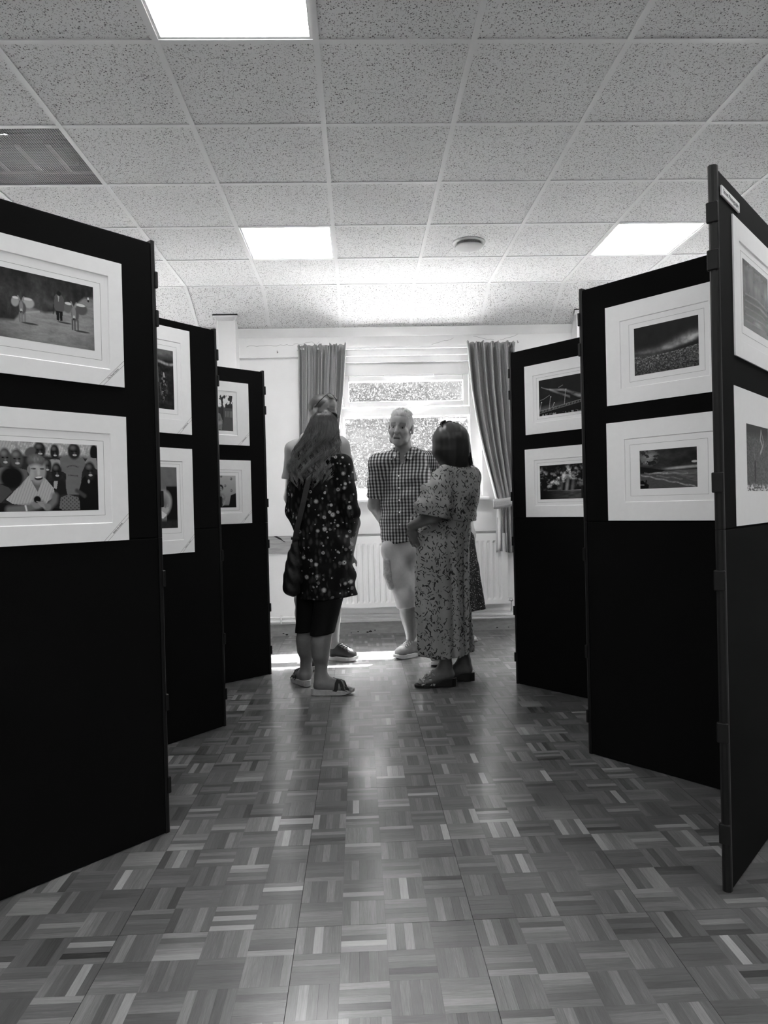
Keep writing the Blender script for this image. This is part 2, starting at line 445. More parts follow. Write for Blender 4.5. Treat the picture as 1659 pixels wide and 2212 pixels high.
# fascia beam and cornice under the sloping tiles
tag(MB().box(XL, XR, YW - 0.03, YW + 0.01, 2.381, ZT - 0.03).build('trim_3', M['wall']), kind='structure')
tag(MB().prism_x([(YW, ZT + 0.03), (YW, ZT - 0.06), (YW - 0.034, ZT - 0.06), (YW - 0.040, ZT - 0.05), (YW - 0.062, ZT - 0.008), (YW - 0.07, ZT + 0.008)], XL, XR).build('trim_4', M['gloss']), kind='structure')
def pilaster(n, x0, x1):
    m = MB(); d = 0.17; f = YW - d
    m.box(x0, x1, f, YW, 0.0, 2.70)
    m.box(x0, x0 + 0.014, f - 0.012, f, 0.0, 2.70); m.box(x1 - 0.014, x1, f - 0.012, f, 0.0, 2.70)
    for a in (0.0, 0.02):
        m.prism_x([(f, 2.715), (f, 2.66), (f - 0.012 - a, 2.665 + a), (f - 0.028, 2.70), (f - 0.028, 2.72)], x0 - 0.022, x1 + 0.022)
    m.prism([(x0, 2.66), (x0 - 0.022, 2.69), (x0 - 0.022, 2.715), (x0, 2.715)], f - 0.028, YW)
    m.prism([(x1, 2.66), (x1 + 0.022, 2.69), (x1 + 0.022, 2.715), (x1, 2.715)], f - 0.028, YW)
    tag(m.build('trim_%d' % n, M['gloss']), kind='structure')
pilaster(5, -1.145, -0.985); pilaster(6, 1.875, 2.035)
# hairline cracks in the plaster
def crack(pts, y):
    m = MB()
    for (xa, za), (xb, zb) in zip(pts[:-1], pts[1:]):
        m.add([(xa, y, za - 0.0012), (xb, y, zb - 0.0012), (xb, y, zb + 0.0008), (xa, y, za + 0.0008)], [(0, 1, 2, 3)])
    m.build('plaster_crack', mat('crack_dark', 0.16, 0.9, 0.0), wall_back)
def wig(x0, x1, z0, z1, n, s):
    r = random.Random(s); return [(x0 + (x1 - x0) * k / n, z0 + (z1 - z0) * k / n + r.uniform(-0.006, 0.006)) for k in range(n + 1)]
yc = YW - 0.0303
crack(wig(-0.92, -0.52, 2.478, 2.485, 14, 1), yc); crack(wig(-0.52, -0.36, 2.485, 2.505, 6, 2) , yc); crack([(-0.36, 2.505), (-0.33, 2.48), (-0.30, 2.51)], yc)
crack(wig(0.66, 0.85, 2.47, 2.52, 7, 3), yc); crack(wig(1.25, 1.47, 2.50, 2.56, 8, 4), yc); crack(wig(1.47, 1.86, 2.555, 2.562, 9, 5), yc); crack(wig(1.02, 1.2, 2.53, 2.50, 6, 6), yc)
m = MB()
for x, z in ((-0.66, 2.425), (1.40, 2.478)):
    m.tube([(x, YW - 0.03, z + 0.01), (x, YW - 0.045, z + 0.006), (x, YW - 0.045, z - 0.012), (x + 0.01, YW - 0.05, z - 0.004)], 0.0025, 6)
m.build('wall_hook', M['dark_metal'], wall_back)

# ---- windows
def window(n, loc, rz=0.0):
    w = tag(empty('window_%d' % n, loc, rz), kind='structure')
    a, b = -HWD, HWD; fy0, fy1 = 0.035, 0.105
    gl0, gl1 = -0.555, 0.544                      # fixed light
    m = MB()
    m.box(a, gl0, fy0, fy1, WZ0, WZ1); m.box(gl1, b, fy0, fy1, WZ0, WZ1)
    m.box(gl0, gl1, fy0, fy1, WZ0, 1.235); m.box(gl0, gl1, fy0, fy1, 1.868, 1.944); m.box(gl0, gl1, fy0, fy1, 2.222, WZ1)
    m.build('frame', M['upvc'], w, bevel=0.004)
    m = MB(); i0, i1, j0, j1 = gl0 + 0.016, gl1 - 0.012, 1.235 + 0.012, 1.868 - 0.012
    m.box(gl0, i0, 0.05, 0.08, 1.235, 1.868); m.box(i1, gl1, 0.05, 0.08, 1.235, 1.868); m.box(i0, i1, 0.05, 0.08, 1.235, j0); m.box(i0, i1, 0.05, 0.08, j1, 1.868)
    m.build('glazing_bead', M['upvc'], w)
    s0, s1, t0, t1 = gl0 + 0.008, gl1 - 0.008, 1.950, 2.217
    u0, u1, v0, v1 = s0 + 0.048, s1 - 0.048, 1.996, 2.170
    sh = MB()
    sh.box(s0, u0, 0.022, 0.085, t0, t1); sh.box(u1, s1, 0.022, 0.085, t0, t1); sh.box(u0, u1, 0.022, 0.085, t0, v0); sh.box(u0, u1, 0.022, 0.085, v1, t1)
    so = sh.build('sash', M['upvc'], w, bevel=0.005)
    MB().box(i0, i1, 0.062, 0.066, j0, j1).build('pane', M['glass'], w)
    MB().box(u0, u1, 0.058, 0.062, v0, v1).build('pane', M['glass'], so)
    MB().box(-0.195, 0.24, 0.008, 0.024, 2.203, 2.226).build('trickle_vent', M['upvc'], so, bevel=0.005)
    h = MB(); h.box(-0.005, 0.05, 0.008, 0.022, 1.957, 1.970); h.tube([(0.045, 0.012, 1.966), (0.058, -0.012, 1.978), (0.075, -0.018, 1.984), (0.15, -0.018, 1.985)], [0.008, 0.008, 0.007, 0.006], 8)
    h.build('handle', M['chrome'] if False else M['upvc'], so, smooth=False)
    tag(MB().box(-0.685, 0.685, -0.075, 0.05, 1.126, 1.153).build('window_sill', M['wall'], w, bevel=0.008))
    return w
for n, c in enumerate((0.44, -2.60, 3.48)): window(n + 1, (c, YW, 0))
for n, c in enumerate(side_bays): window(4 + n, (XR, c, 0), -math.pi / 2); window(5 + n, (XL, c, 0), math.pi / 2)
for nm, a in (('bounce_ground_right', (XR + 0.13, 14, -8, YW + 0.13)), ('bounce_ground_left', (-14, XL - 0.13, -8, YW + 0.13))): tag(MB().box(*a, -0.35, -0.25).build(nm, mat('bounce_ground', 0.16, 0.9, 0.1, noise=(4, 0.04))), kind='structure')  # unseen ground added on both sides as a sunlight bounce

# ---- curtain rail
rail = thing('curtain_rail', 'white curtain track fixed above the window', 'curtain rail', (0.44, YW - 0.06, 2.44))
MB().box(-0.93, 0.93, -0.012, 0.012, -0.009, 0.009).build('track', M['upvc'], rail, bevel=0.003)
for x in (-0.55, 0.55): MB().box(x - 0.012, x + 0.012, 0.0, 0.03, -0.006, 0.02).build('bracket', M['upvc'], rail)

# ---- radiator, pipes
X0, X1, RZ0, RZ1, RY = -0.36, 1.245, 0.235, 0.828, 6.125
rad = thing('radiator', 'white ribbed panel radiator under the window', 'radiator', ((X0 + X1) / 2, RY, 0))
m = MB(); n_r = 40; cx = (X0 + X1) / 2
prof = []
P_ = (X1 - X0 - 0.06) / 32
xx = X0; cols = [X0, X0 + 0.03]
for k in range(32):
    b0 = X0 + 0.03 + k * P_
    cols += [b0 + P_ * q for q in (0.18, 0.36, 0.64, 0.82, 1.0)]
cols.append(X1)
def rdep(x, z):
    u = (x - X0 - 0.03) / P_
    if u <= 0 or u >= 32: return 0.0
    fz = min(1, max(0, (z - RZ0 - 0.035) / 0.018)) * min(1, max(0, (RZ1 - 0.05 - z) / 0.018))
    t = u % 1.0
    return 0.011 * fz * (1.0 if 0.3 < t < 0.7 else 0.0)
zr = [RZ0, RZ0 + 0.02, RZ0 + 0.035, RZ0 + 0.055, RZ0 + 0.1, RZ1 - 0.1, RZ1 - 0.07, RZ1 - 0.05, RZ1 - 0.02, RZ1]
v = [(x - cx, rdep(x, z), z) for z in zr for x in cols]
f = [(j * len(cols) + i, j * len(cols) + i + 1, (j + 1) * len(cols) + i + 1, (j + 1) * len(cols) + i) for j in range(len(zr) - 1) for i in range(len(cols) - 1)]
me = bpy.data.meshes.new('front_panel'); me.from_pydata(v, [], f); me.materials.append(M['gloss']); me.update(); link('front_panel', me, rad)
MB().box(X0 - cx, X1 - cx, 0.012, 0.06, RZ0 + 0.003, RZ1 - 0.003).build('body', M['gloss'], rad)
MB().box(X0 - cx, X1 - cx, 0.0, 0.062, RZ1, RZ1 + 0.010).build('top_grille', M['gloss'], rad)
MB().box(X1 - cx, X1 - cx + 0.012, 0.0, 0.062, RZ0, RZ1 + 0.01).build('side_panel', M['gloss'], rad); MB().box(X0 - cx - 0.012, X0 - cx, 0.0, 0.062, RZ0, RZ1 + 0.01).build('side_panel', M['gloss'], rad)
m = MB(); vx_ = X1 - cx
m.tube([(vx_ + 0.012, 0.04, 0.262), (vx_ + 0.06, 0.04, 0.262)], 0.011, 10); m.tube([(vx_ + 0.035, 0.04, 0.262), (vx_ + 0.035, -0.005, 0.262)], [0.012, 0.009], 10)
m.build('valve', M['chrome'], rad, smooth=True)
for nm, x in (('feed_pipe', vx_ + 0.05), ('feed_pipe', 0.12)):
    MB().tube([(x, 0.045, 0.26), (x, 0.05, 0.19), (x, 0.07, 0.166)], 0.0075, 8).build(nm, M['gloss'], rad, smooth=True)
for z, nm, lb in ((0.158, 'heating_pipe', 'upper white heating pipe running along the skirting'), (0.124, 'heating_pipe', 'lower white heating pipe running along the skirting')):
    p = tag(MB().tube([(XL, YW - 0.028, z), (XR, YW - 0.028, z)], 0.0115, 12).build(nm, M['gloss'], smooth=True), lb, 'pipe')
    for x in (-0.685, 0.42, 1.9):
        MB().box(x - 0.007, x + 0.007, YW - 0.045, YW, z - 0.016, z + 0.016).build('pipe_clip', M['upvc'], p, bevel=0.003)

# ---- curtains: pleated heading, gathered to a tie-back, flared tail
def weave(nt, P):
    tc = _n(nt, 'ShaderNodeAttribute', attribute_name='pat')
    vo = _n(nt, 'ShaderNodeTexVoronoi', Scale=150.0, Randomness=0.25); nt.links.new(tc.outputs['Vector'], vo.inputs['Vector'])
    cr = _n(nt, 'ShaderNodeValToRGB'); nt.links.new(vo.outputs['Distance'], cr.inputs[0])
    cr.color_ramp.elements[0].color = g3(0.46); cr.color_ramp.elements[1].color = g3(0.28); cr.color_ramp.elements[1].position = 0.6
    nt.links.new(cr.outputs[0], P.inputs['Base Color'])
    bp = _n(nt, 'ShaderNodeBump', Strength=0.35, Distance=0.002); bp.invert = True
    nt.links.new(vo.outputs['Distance'], bp.inputs['Height']); nt.links.new(bp.outputs[0], P.inputs['Normal'])
M['curtain'] = mat('curtain_weave', 0.28, 0.9, 0.1, extra=weave)
M['lining'] = mat('curtain_lining', 0.75, 0.9, 0.1)

def curtain(side, label):
    s = 1 if side == 'r' else -1
    cxw = 0.44
    t = thing('curtain', label, 'curtain', (cxw + s * 0.72, YW - 0.09, 0.68))
    # centre line and width against height (x measured outwards from the window centre)
    ks = [(2.468, 0.505, 0.930), (2.43, 0.507, 0.925), (2.30, 0.515, 0.925), (2.05, 0.535, 0.928), (1.80, 0.572, 0.932), (1.55, 0.622, 0.935), (1.35, 0.672, 0.94), (1.22, 0.705, 0.945), (1.13, 0.725, 0.95), (1.07, 0.742, 0.952), (1.02, 0.735, 0.955), (0.90, 0.724, 0.965), (0.78, 0.720, 0.975), (0.675, 0.716, 0.98)]
    zs = np.linspace(2.468, 0.675, 96); kz = [k[0] for k in ks][::-1]
    xi = np.interp(zs, kz, [k[1] for k in ks][::-1]); xo = np.interp(zs, kz, [k[2] for k in ks][::-1])
    nu = 180; us = np.linspace(0, 1, nu)
    V = np.zeros((96, nu, 3)); pat = np.zeros((96, nu, 3))
    nf = 6.5
    for r_, z in enumerate(zs):
        gather = np.interp(z, [0.675, 0.95, 1.05, 1.15, 1.4, 2.0, 2.40, 2.44, 2.468], [0.75, 0.45, 0.25, 0.30, 0.65, 1.0, 1.0, 0.75, 0.8])
        ph = us * nf * 2 * np.pi
        fold = np.sin(ph) + 0.35 * np.sin(2.3 * ph + 1.1) + 0.25 * np.sin(0.6 * ph + 2.0)
        amp = 0.036 * gather
        head = np.clip((z - 2.40) / 0.05, 0, 1)
        fold = fold * (1 - 0.5 * head) + head * 0.6 * np.sin(us * 17 * 2 * np.pi + 3 * np.sin(us * 21))
        x = xi[r_] + (xo[r_] - xi[r_]) * us + 0.008 * gather * np.cos(ph)
        # lower folds sweep towards the tie-back
        y = -amp * fold - 0.012 * (1 - us)
        zt = z + head * (0.006 * np.sin(us * 61) + 0.005 * np.sin(us * 23 + 1)) + (0.01 * np.sin(us * 9) if z < 0.72 else 0)
        V[r_, :, 0] = s * x; V[r_, :, 1] = y; V[r_, :, 2] = zt
        pat[r_, :, 0] = us * 0.95; pat[r_, :, 1] = z
    V[:, :, 0] -= s * 0.72; V[:, :, 2] -= 0.68
    me = bpy.data.meshes.new('fabric')
    f = [(a * nu + b, a * nu + b + 1, (a + 1) * nu + b + 1, (a + 1) * nu + b) for a in range(95) for b in range(nu - 1)]
    me.from_pydata(V.reshape(-1, 3).tolist(), [], f)
    g = me.attributes.new('pat', 'FLOAT_VECTOR', 'POINT'); g.data.foreach_set('vector', pat.reshape(-1).astype(np.float32))
    me.materials.append(M['curtain']); me.update(); me.polygons.foreach_set('use_smooth', [True] * len(me.polygons))
    o = link('fabric', me, t); sol = o.modifiers.new('solid', 'SOLIDIFY'); sol.thickness = 0.003
    # lining turned out along the inner edge
    m = MB(); L = []
    for r_ in range(40, 96, 3): L.append(V[r_, 0])
    vv, ff = [], []
    for q, p in enumerate(L):
        wd = 0.010 + 0.024 * np.clip((1.15 - (p[2] + 0.68)) / 0.1, 0, 1)
        vv += [(p[0] - s * 0.004, p[1] - 0.004, p[2]), (p[0] + s * wd * 0.5, p[1] - 0.012, p[2]), (p[0] + s * wd, p[1] - 0.004, p[2])]
        if q: ff += [(3 * q - 3, 3 * q - 2, 3 * q + 1, 3 * q), (3 * q - 2, 3 * q - 1, 3 * q + 2, 3 * q + 1)]
    o = m.add(vv, ff).build('lining', M['lining'], t, smooth=True); sol = o.modifiers.new('solid', 'SOLIDIFY'); sol.thickness = 0.002
    # tie-back band, rising towards the wall hook
    vv, ff, pp = [], [], []
    nb = 28
    for q in range(nb + 1):
        a = q / nb; x = 0.700 + 0.262 * a; yy = -0.055 - 0.028 * math.sin(math.pi * min(1, a * 1.15)) + 0.07 * max(0, a - 0.8) * 2
        zc = 1.088 + 0.062 * a ** 1.3 - 0.012 * math.sin(math.pi * a); hh = 0.043 - 0.008 * a
        for dz in (-hh, -hh * 0.3, hh * 0.4, hh): vv.append((s * (x - 0.72), yy - 0.004 * (1 - abs(dz) / hh), zc + dz - 0.68)); pp.append((a * 0.3, zc + dz, 0))
        if q: ff += [(4 * q - 4 + e, 4 * q - 3 + e, 4 * q + 1 + e, 4 * q + e) for e in range(3)]
    me = bpy.data.meshes.new('tie_back'); me.from_pydata(vv, [], ff)
    g = me.attributes.new('pat', 'FLOAT_VECTOR', 'POINT'); g.data.foreach_set('vector', np.array(pp, np.float32).ravel())
    me.materials.append(M['curtain']); me.update(); me.polygons.foreach_set('use_smooth', [True] * len(me.polygons))
    o = link('tie_back', me, t); sol = o.modifiers.new('solid', 'SOLIDIFY'); sol.thickness = 0.006
curtain('l', 'grey woven curtain left of the window, behind the tall man')
curtain('r', 'grey woven curtain tied back at the right of the window')

# ---- outside: added paved strip, grass bank, hedge leaves, darker trees along the top
grd = tag(MB().box(-12, 12, YW + 0.13, 8.2, -0.35, -0.25).build('bounce_path', mat('bounce_paving', 0.12, 0.8, 0.2, noise=(3, 0.02))), kind='structure')  # unseen strip, added to reflect sunlight up to the ceiling
def bank_z(y): return -0.25 + max(0.0, y - 7.9) * 1.1
m = MB(); yy = np.linspace(7.9, 12.4, 24); xx_ = np.linspace(-9, 9, 37)
v = [(x, y, bank_z(y) + 0.06 * math.sin(x * 2.1 + y) + 0.05 * math.sin(y * 3.3 - x)) for y in yy for x in xx_]
f = [(a * 37 + b, a * 37 + b + 1, (a + 1) * 37 + b + 1, (a + 1) * 37 + b) for a in range(23) for b in range(36)]
bank = tag(m.add(v, f).build('grass_bank', mat('bank_earth', 0.030, 0.9, 0.1, noise=(6, 0.012)), smooth=True), 'overgrown bank rising outside the window', 'bank')
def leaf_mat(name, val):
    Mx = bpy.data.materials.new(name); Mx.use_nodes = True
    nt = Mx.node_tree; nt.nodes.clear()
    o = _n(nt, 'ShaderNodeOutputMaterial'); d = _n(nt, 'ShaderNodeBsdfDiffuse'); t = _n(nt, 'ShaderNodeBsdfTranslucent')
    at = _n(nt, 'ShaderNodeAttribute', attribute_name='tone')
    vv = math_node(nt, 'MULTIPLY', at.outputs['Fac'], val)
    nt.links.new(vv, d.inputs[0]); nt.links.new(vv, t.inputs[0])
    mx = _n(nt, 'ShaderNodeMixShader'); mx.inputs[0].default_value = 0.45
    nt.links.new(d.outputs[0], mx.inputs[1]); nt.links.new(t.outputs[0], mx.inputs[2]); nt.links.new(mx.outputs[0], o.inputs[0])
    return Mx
def leaves(name, pts, size, mt, seed, parent=None):
    r = np.random.default_rng(seed); n = len(pts)
    a = r.normal(size=(n, 3)); a /= np.linalg.norm(a, axis=1, keepdims=True)
    b = np.cross(a, r.normal(size=(n, 3))); b /= np.linalg.norm(b, axis=1, keepdims=True)
    c = np.cross(a, b)
    s = size * r.uniform(0.6, 1.35, (n, 1))
    V = np.stack([pts - b * s, pts + a * s * 0.45, pts + b * s + c * s * 0.15, pts - a * s * 0.45], 1).reshape(-1, 3)
    me = bpy.data.meshes.new(name)
    me.vertices.add(4 * n); me.vertices.foreach_set('co', V.astype(np.float32).ravel())
    me.loops.add(4 * n); me.loops.foreach_set('vertex_index', np.arange(4 * n, dtype=np.int32))
    me.polygons.add(n); me.polygons.foreach_set('loop_start', np.arange(0, 4 * n, 4, dtype=np.int32)); me.polygons.foreach_set('loop_total', np.full(n, 4, np.int32))
    me.update(calc_edges=True)
    at = me.attributes.new('tone', 'FLOAT', 'POINT'); at.data.foreach_set('value', np.repeat(r.uniform(0.35, 1.3, n), 4).astype(np.float32))
    me.materials.append(mt)
    return link(name, me, parent)
r = np.random.default_rng(5); n = 130000
yb = 8.1 + 2.6 * r.random(n) ** 0.85; xb = r.uniform(-3.2, 5.2, n)
zb = -0.25 + (yb - 7.9) * 1.1 + 0.26 * r.random(n) ** 1.4 + 0.10 * np.sin(xb * 2.6 + yb * 3) 
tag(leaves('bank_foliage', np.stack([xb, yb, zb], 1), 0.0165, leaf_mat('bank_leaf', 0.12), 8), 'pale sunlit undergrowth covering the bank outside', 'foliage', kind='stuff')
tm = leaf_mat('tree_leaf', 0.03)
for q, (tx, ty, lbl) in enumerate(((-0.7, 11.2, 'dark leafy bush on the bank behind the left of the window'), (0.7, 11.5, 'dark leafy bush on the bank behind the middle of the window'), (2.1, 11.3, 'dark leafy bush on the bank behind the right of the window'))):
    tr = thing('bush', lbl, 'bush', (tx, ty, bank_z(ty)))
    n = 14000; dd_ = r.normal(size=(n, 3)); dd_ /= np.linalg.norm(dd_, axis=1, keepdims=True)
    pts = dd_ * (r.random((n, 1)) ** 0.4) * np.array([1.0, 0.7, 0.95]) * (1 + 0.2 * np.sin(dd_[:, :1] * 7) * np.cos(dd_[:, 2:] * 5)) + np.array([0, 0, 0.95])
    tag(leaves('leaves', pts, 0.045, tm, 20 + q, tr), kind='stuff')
    mb = MB()
    for e in range(5): mb.tube([(0, 0, -0.1), (0.15 * math.cos(e * 1.3), 0.15 * math.sin(e * 1.3), 0.6), (0.4 * math.cos(e * 1.3), 0.3 * math.sin(e * 1.3), 1.2)], [0.03, 0.02, 0.01], 6)
    mb.build('stems', mat('bark', 0.08, 0.9, 0.1), tr)

# ================================================================== DISPLAY SCREENS
# every board: measured point A on the floor line, unit direction e towards the viewer's right, extent s0..s1 along it
BT = 0.011
BOARDS = {
 'L1': ((-1.041, 2.076), (0.671, 0.741), -0.235, 0.552), 'L2': ((-0.914, 3.414), (0.623, 0.782), -0.443, 0.346), 'L3': ((-0.858, 4.588), (0.759, 0.652), -0.454, 0.336),
 'R1': ((0.961, 1.927), (0.681, 0.732), 0.035, 0.825), 'R2': ((0.973, 3.098), (0.621, -0.784), 0.0, 0.79), 'R3': ((0.930, 4.347), (0.618, -0.787), 0.0, 0.79)}
def at_s(k, s):
    (ax, ay), (ex, ey), _, _ = BOARDS[k]; return (ax + ex * s, ay + ey * s)
def end(k, right_end): return at_s(k, BOARDS[k][3] if right_end else BOARDS[k][2])

def half_round(m, x, z0, z1, r=0.0125, n=7, sgn=1):
    pts = [(x, -r)] + [(x + sgn * (0.008 + r * math.sin(math.pi * q / (n - 1))), -r * math.cos(math.pi * q / (n - 1))) for q in range(n)] + [(x, r)]
    k = len(pts)
    v = [(a, b, z0) for a, b in pts] + [(a, b, z1) for a, b in pts]
    m.add(v, [tuple(range(k)), tuple(range(2 * k - 1, k - 1, -1))] + [(i, (i + 1) % k, (i + 1) % k + k, i + k) for i in range(k)])

def board(screen, a, b, hinge_right=(), hinge_left=(), lab=None):
    L = math.hypot(b[0] - a[0], b[1] - a[1]); rz = math.atan2(b[1] - a[1], b[0] - a[0])
    org = screen.location
    fr = empty('board', (a[0] - org.x, a[1] - org.y, 0), rz, screen)
    e = 0.022
    for z0, z1 in ((0.0015, 0.9998), (1.0002, 1.992)):
        MB().box(e, L - e, -BT, BT, z0, z1).build('panel', M['fabric_board'], fr, bevel=0.004)
    for x, sg in ((e, -1), (L - e, 1)):
        for z0, z1 in ((0.0, 0.9995), (1.0005, 2.0)):
            m = MB(); half_round(m, x, z0, z1, sgn=sg); m.build('edge_strip', M['black_plastic'], fr)
    for x, hs in ((L - 0.004, hinge_right), (0.004, hinge_left)):
        for z in hs:
            MB().box(x - 0.006, x + 0.006, -0.0155, 0.0155, z - 0.028, z + 0.028).build('hinge', M['black_plastic'], fr, bevel=0.003)
    return fr

HZ = (0.16, 0.44, 0.86, 1.13, 1.74, 1.87)
sl = thing('folding_screen', 'tall black concertina display screen along the left side', 'display board', (-0.93, 3.4, 0))
sr = thing('folding_screen', 'tall black concertina display screen along the right side', 'display board', (1.2, 3.3, 0))
def shrink(a, b, d=0.012):
    L = math.hypot(b[0] - a[0], b[1] - a[1]); k = d / L
    return (a[0] + (b[0] - a[0]) * k, a[1] + (b[1] - a[1]) * k), (b[0] - (b[0] - a[0]) * k, b[1] - (b[1] - a[1]) * k)
for k in ('L1', 'L2', 'L3'): board(sl, end(k, False), end(k, True), hinge_right=HZ)
board(sl, *shrink(end('L1', True), end('L2', False), 0.02)); board(sl, *shrink(end('L2', True), end('L3', False), 0.02))
l3 = end('L3', True); board(sl, *shrink(l3, (l3[0] - 0.56, l3[1] + 0.55), 0.02))
for k in ('R1', 'R2', 'R3'): board(sr, end(k, False), end(k, True), hinge_left=HZ)
board(sr, *shrink(end('R2', False), end('R3', True), 0.02))
r3 = end('R3', False); board(sr, *shrink(r3, (r3[0] + 0.54, r3[1] + 0.57), 0.02))

# ================================================================== MOUNTED PHOTOGRAPHS
def lattice(nx, ny, cx, cy, seed):
    r = np.random.default_rng(seed); g = r.random((int(cy) + 3, int(cx) + 3))
    x = np.linspace(0, cx, nx); y = np.linspace(0, cy, ny)
    xi = x.astype(int); yi = y.astype(int); fx = x - xi; fy = y - yi
    fx = fx * fx * (3 - 2 * fx); fy = (fy * fy * (3 - 2 * fy))[:, None]
    a = g[np.ix_(yi, xi)] * (1 - fx) + g[np.ix_(yi, xi + 1)] * fx
    b = g[np.ix_(yi + 1, xi)] * (1 - fx) + g[np.ix_(yi + 1, xi + 1)] * fx
    return a * (1 - fy) + b * fy

class Paint:
    """small raster of print tones, u to the right and v down, both 0..1"""
    def __init__(s, w, h, res=0.0014):
        s.nx, s.ny = int(w / res) + 1, int(h / res) + 1; s.asp = w / h
        s.U, s.V = np.meshgrid(np.linspace(0, 1, s.nx), np.linspace(0, 1, s.ny)); s.A = np.zeros((s.ny, s.nx))
    def fbm(s, cx, cy, seed, oct=5, gain=0.55):
        t = 0; a = 1; n = 0
        for o in range(oct):
            t = t + a * lattice(s.nx, s.ny, cx * 2 ** o, cy * 2 ** o, seed + o); n += a; a *= gain
        return t / n
    def mix(s, mask, val): s.A = s.A * (1 - mask) + mask * val
    def ell(s, u, v, ru, rv, val, ang=0.0, soft=0.15):
        c, q = math.cos(ang), math.sin(ang); x = (s.U - u) * s.asp; y = s.V - v
        d = np.hypot((x * c + y * q) / (ru * s.asp), (-x * q + y * c) / rv)
        s.mix(np.clip((1 + soft - d) / (2 * soft), 0, 1), val)
    def poly(s, pts, val):
        ins = np.zeros(s.U.shape, bool); n = len(pts)
        for i in range(n):
            (x0, y0), (x1, y1) = pts[i], pts[(i + 1) % n]
            if y0 == y1: continue
            c = (s.V > y0) != (s.V > y1)
            ins ^= c & (s.U < (x1 - x0) * (s.V - y0) / (y1 - y0) + x0)
        s.mix(ins.astype(float), val)
    def line(s, pts, w, val):
        d = np.full(s.U.shape, 9.0)
        for (x0, y0), (x1, y1) in zip(pts[:-1], pts[1:]):
            dx, dy = (x1 - x0) * s.asp, y1 - y0; L = dx * dx + dy * dy + 1e-9
            px, py = (s.U - x0) * s.asp, s.V - y0; t = np.clip((px * dx + py * dy) / L, 0, 1)
            d = np.minimum(d, np.hypot(px - t * dx, py - t * dy))
        s.mix(np.clip(1.5 - d / w, 0, 1), val)

def pic_road(p):
    U, V = p.U, p.V
    f = p.fbm(7, 5, 1); f2 = p.fbm(26, 8, 5); p.A = 0.02 + 0.16 * f ** 2 + 0.10 * f2 ** 3
    p.A += 0.10 * np.clip(1 - np.hypot((U - 0.05) * 1.6, V - 0.35) / 0.4, 0, 1) * p.fbm(40, 30, 3)
    edge = np.interp(U, [0, 0.2, 0.32, 0.5, 0.62, 0.75, 0.9, 1.0], [0.76, 0.74, 0.50, 0.55, 0.50, 0.42, 0.20, 0.17])
    road = np.clip((V - edge) / 0.05 + 0.5, 0, 1)
    p.mix(road, 0.22 + 0.22 * p.fbm(9, 26, 9) + 0.10 * p.fbm(60, 60, 12))
    vg = np.clip(1.15 - 0.9 * np.hypot(U - 0.55, (V - 0.55)) ** 2 * 1.6, 0.25, 1); p.A *= vg
    p.line([(0.30, 0.60), (0.44, 0.545)], 0.012, 0.5)
    for u, v, s in ((0.27, 0.52, 1.0), (0.79, 0.47, 1.15)):            # two laden donkeys, seen from the front
        p.ell(u - 0.055 * s, v - 0.06 * s, 0.036 * s, 0.075 * s, 0.45 if u < 0.5 else 0.22, 0.2); p.ell(u + 0.07 * s, v - 0.07 * s, 0.055 * s, 0.075 * s, 0.52 if u < 0.5 else 0.16, -0.35)
        p.ell(u - 0.05 * s, v - 0.115 * s, 0.03 * s, 0.018 * s, 0.75); p.ell(u + 0.06 * s, v - 0.125 * s, 0.045 * s, 0.02 * s, 0.75)
        p.ell(u + 0.012, v + 0.02, 0.034 * s, 0.09 * s, 0.16); p.ell(u, v, 0.018 * s, 0.085 * s, 0.34); p.ell(u, v + 0.055 * s, 0.012 * s, 0.025 * s, 0.6); p.ell(u, v + 0.08 * s, 0.012 * s, 0.015 * s, 0.05)
        for d in (-1, 1): p.line([(u + d * 0.012, v - 0.09 * s), (u + d * 0.028, v - 0.145 * s)], 0.010, 0.38)
        for d in (-0.016, 0.006, 0.034): p.line([(u + d * s, v + 0.09 * s), (u + d * s, v + 0.22 * s)], 0.010 * s, 0.28 if u < 0.5 else 0.14)
        p.ell(u + 0.08, v + 0.23 * s, 0.08, 0.014, 0.10)
    u = 0.64                                                            # walking man with a stick
    p.poly([(u - 0.035, 0.46), (u - 0.028, 0.62), (u - 0.004, 0.63), (u, 0.50), (u + 0.006, 0.63), (u + 0.028, 0.62), (u + 0.036, 0.46)], 0.02)
    p.poly([(u - 0.045, 0.27), (u - 0.03, 0.235), (u + 0.03, 0.235), (u + 0.048, 0.28), (u + 0.05, 0.45), (u + 0.035, 0.48), (u - 0.038, 0.48), (u - 0.052, 0.43)], 0.17)
    p.poly([(u - 0.014, 0.24), (u + 0.005, 0.24), (u - 0.006, 0.36)], 0.5); p.ell(u, 0.215, 0.020, 0.036, 0.03)
    p.line([(u - 0.055, 0.40), (u - 0.062, 0.54)], 0.006, 0.04); p.ell(u + 0.05, 0.645, 0.07, 0.012, 0.1)
    p.ell(0.945, 0.20, 0.010, 0.022, 0.75); p.ell(0.945, 0.235, 0.010, 0.02, 0.05)

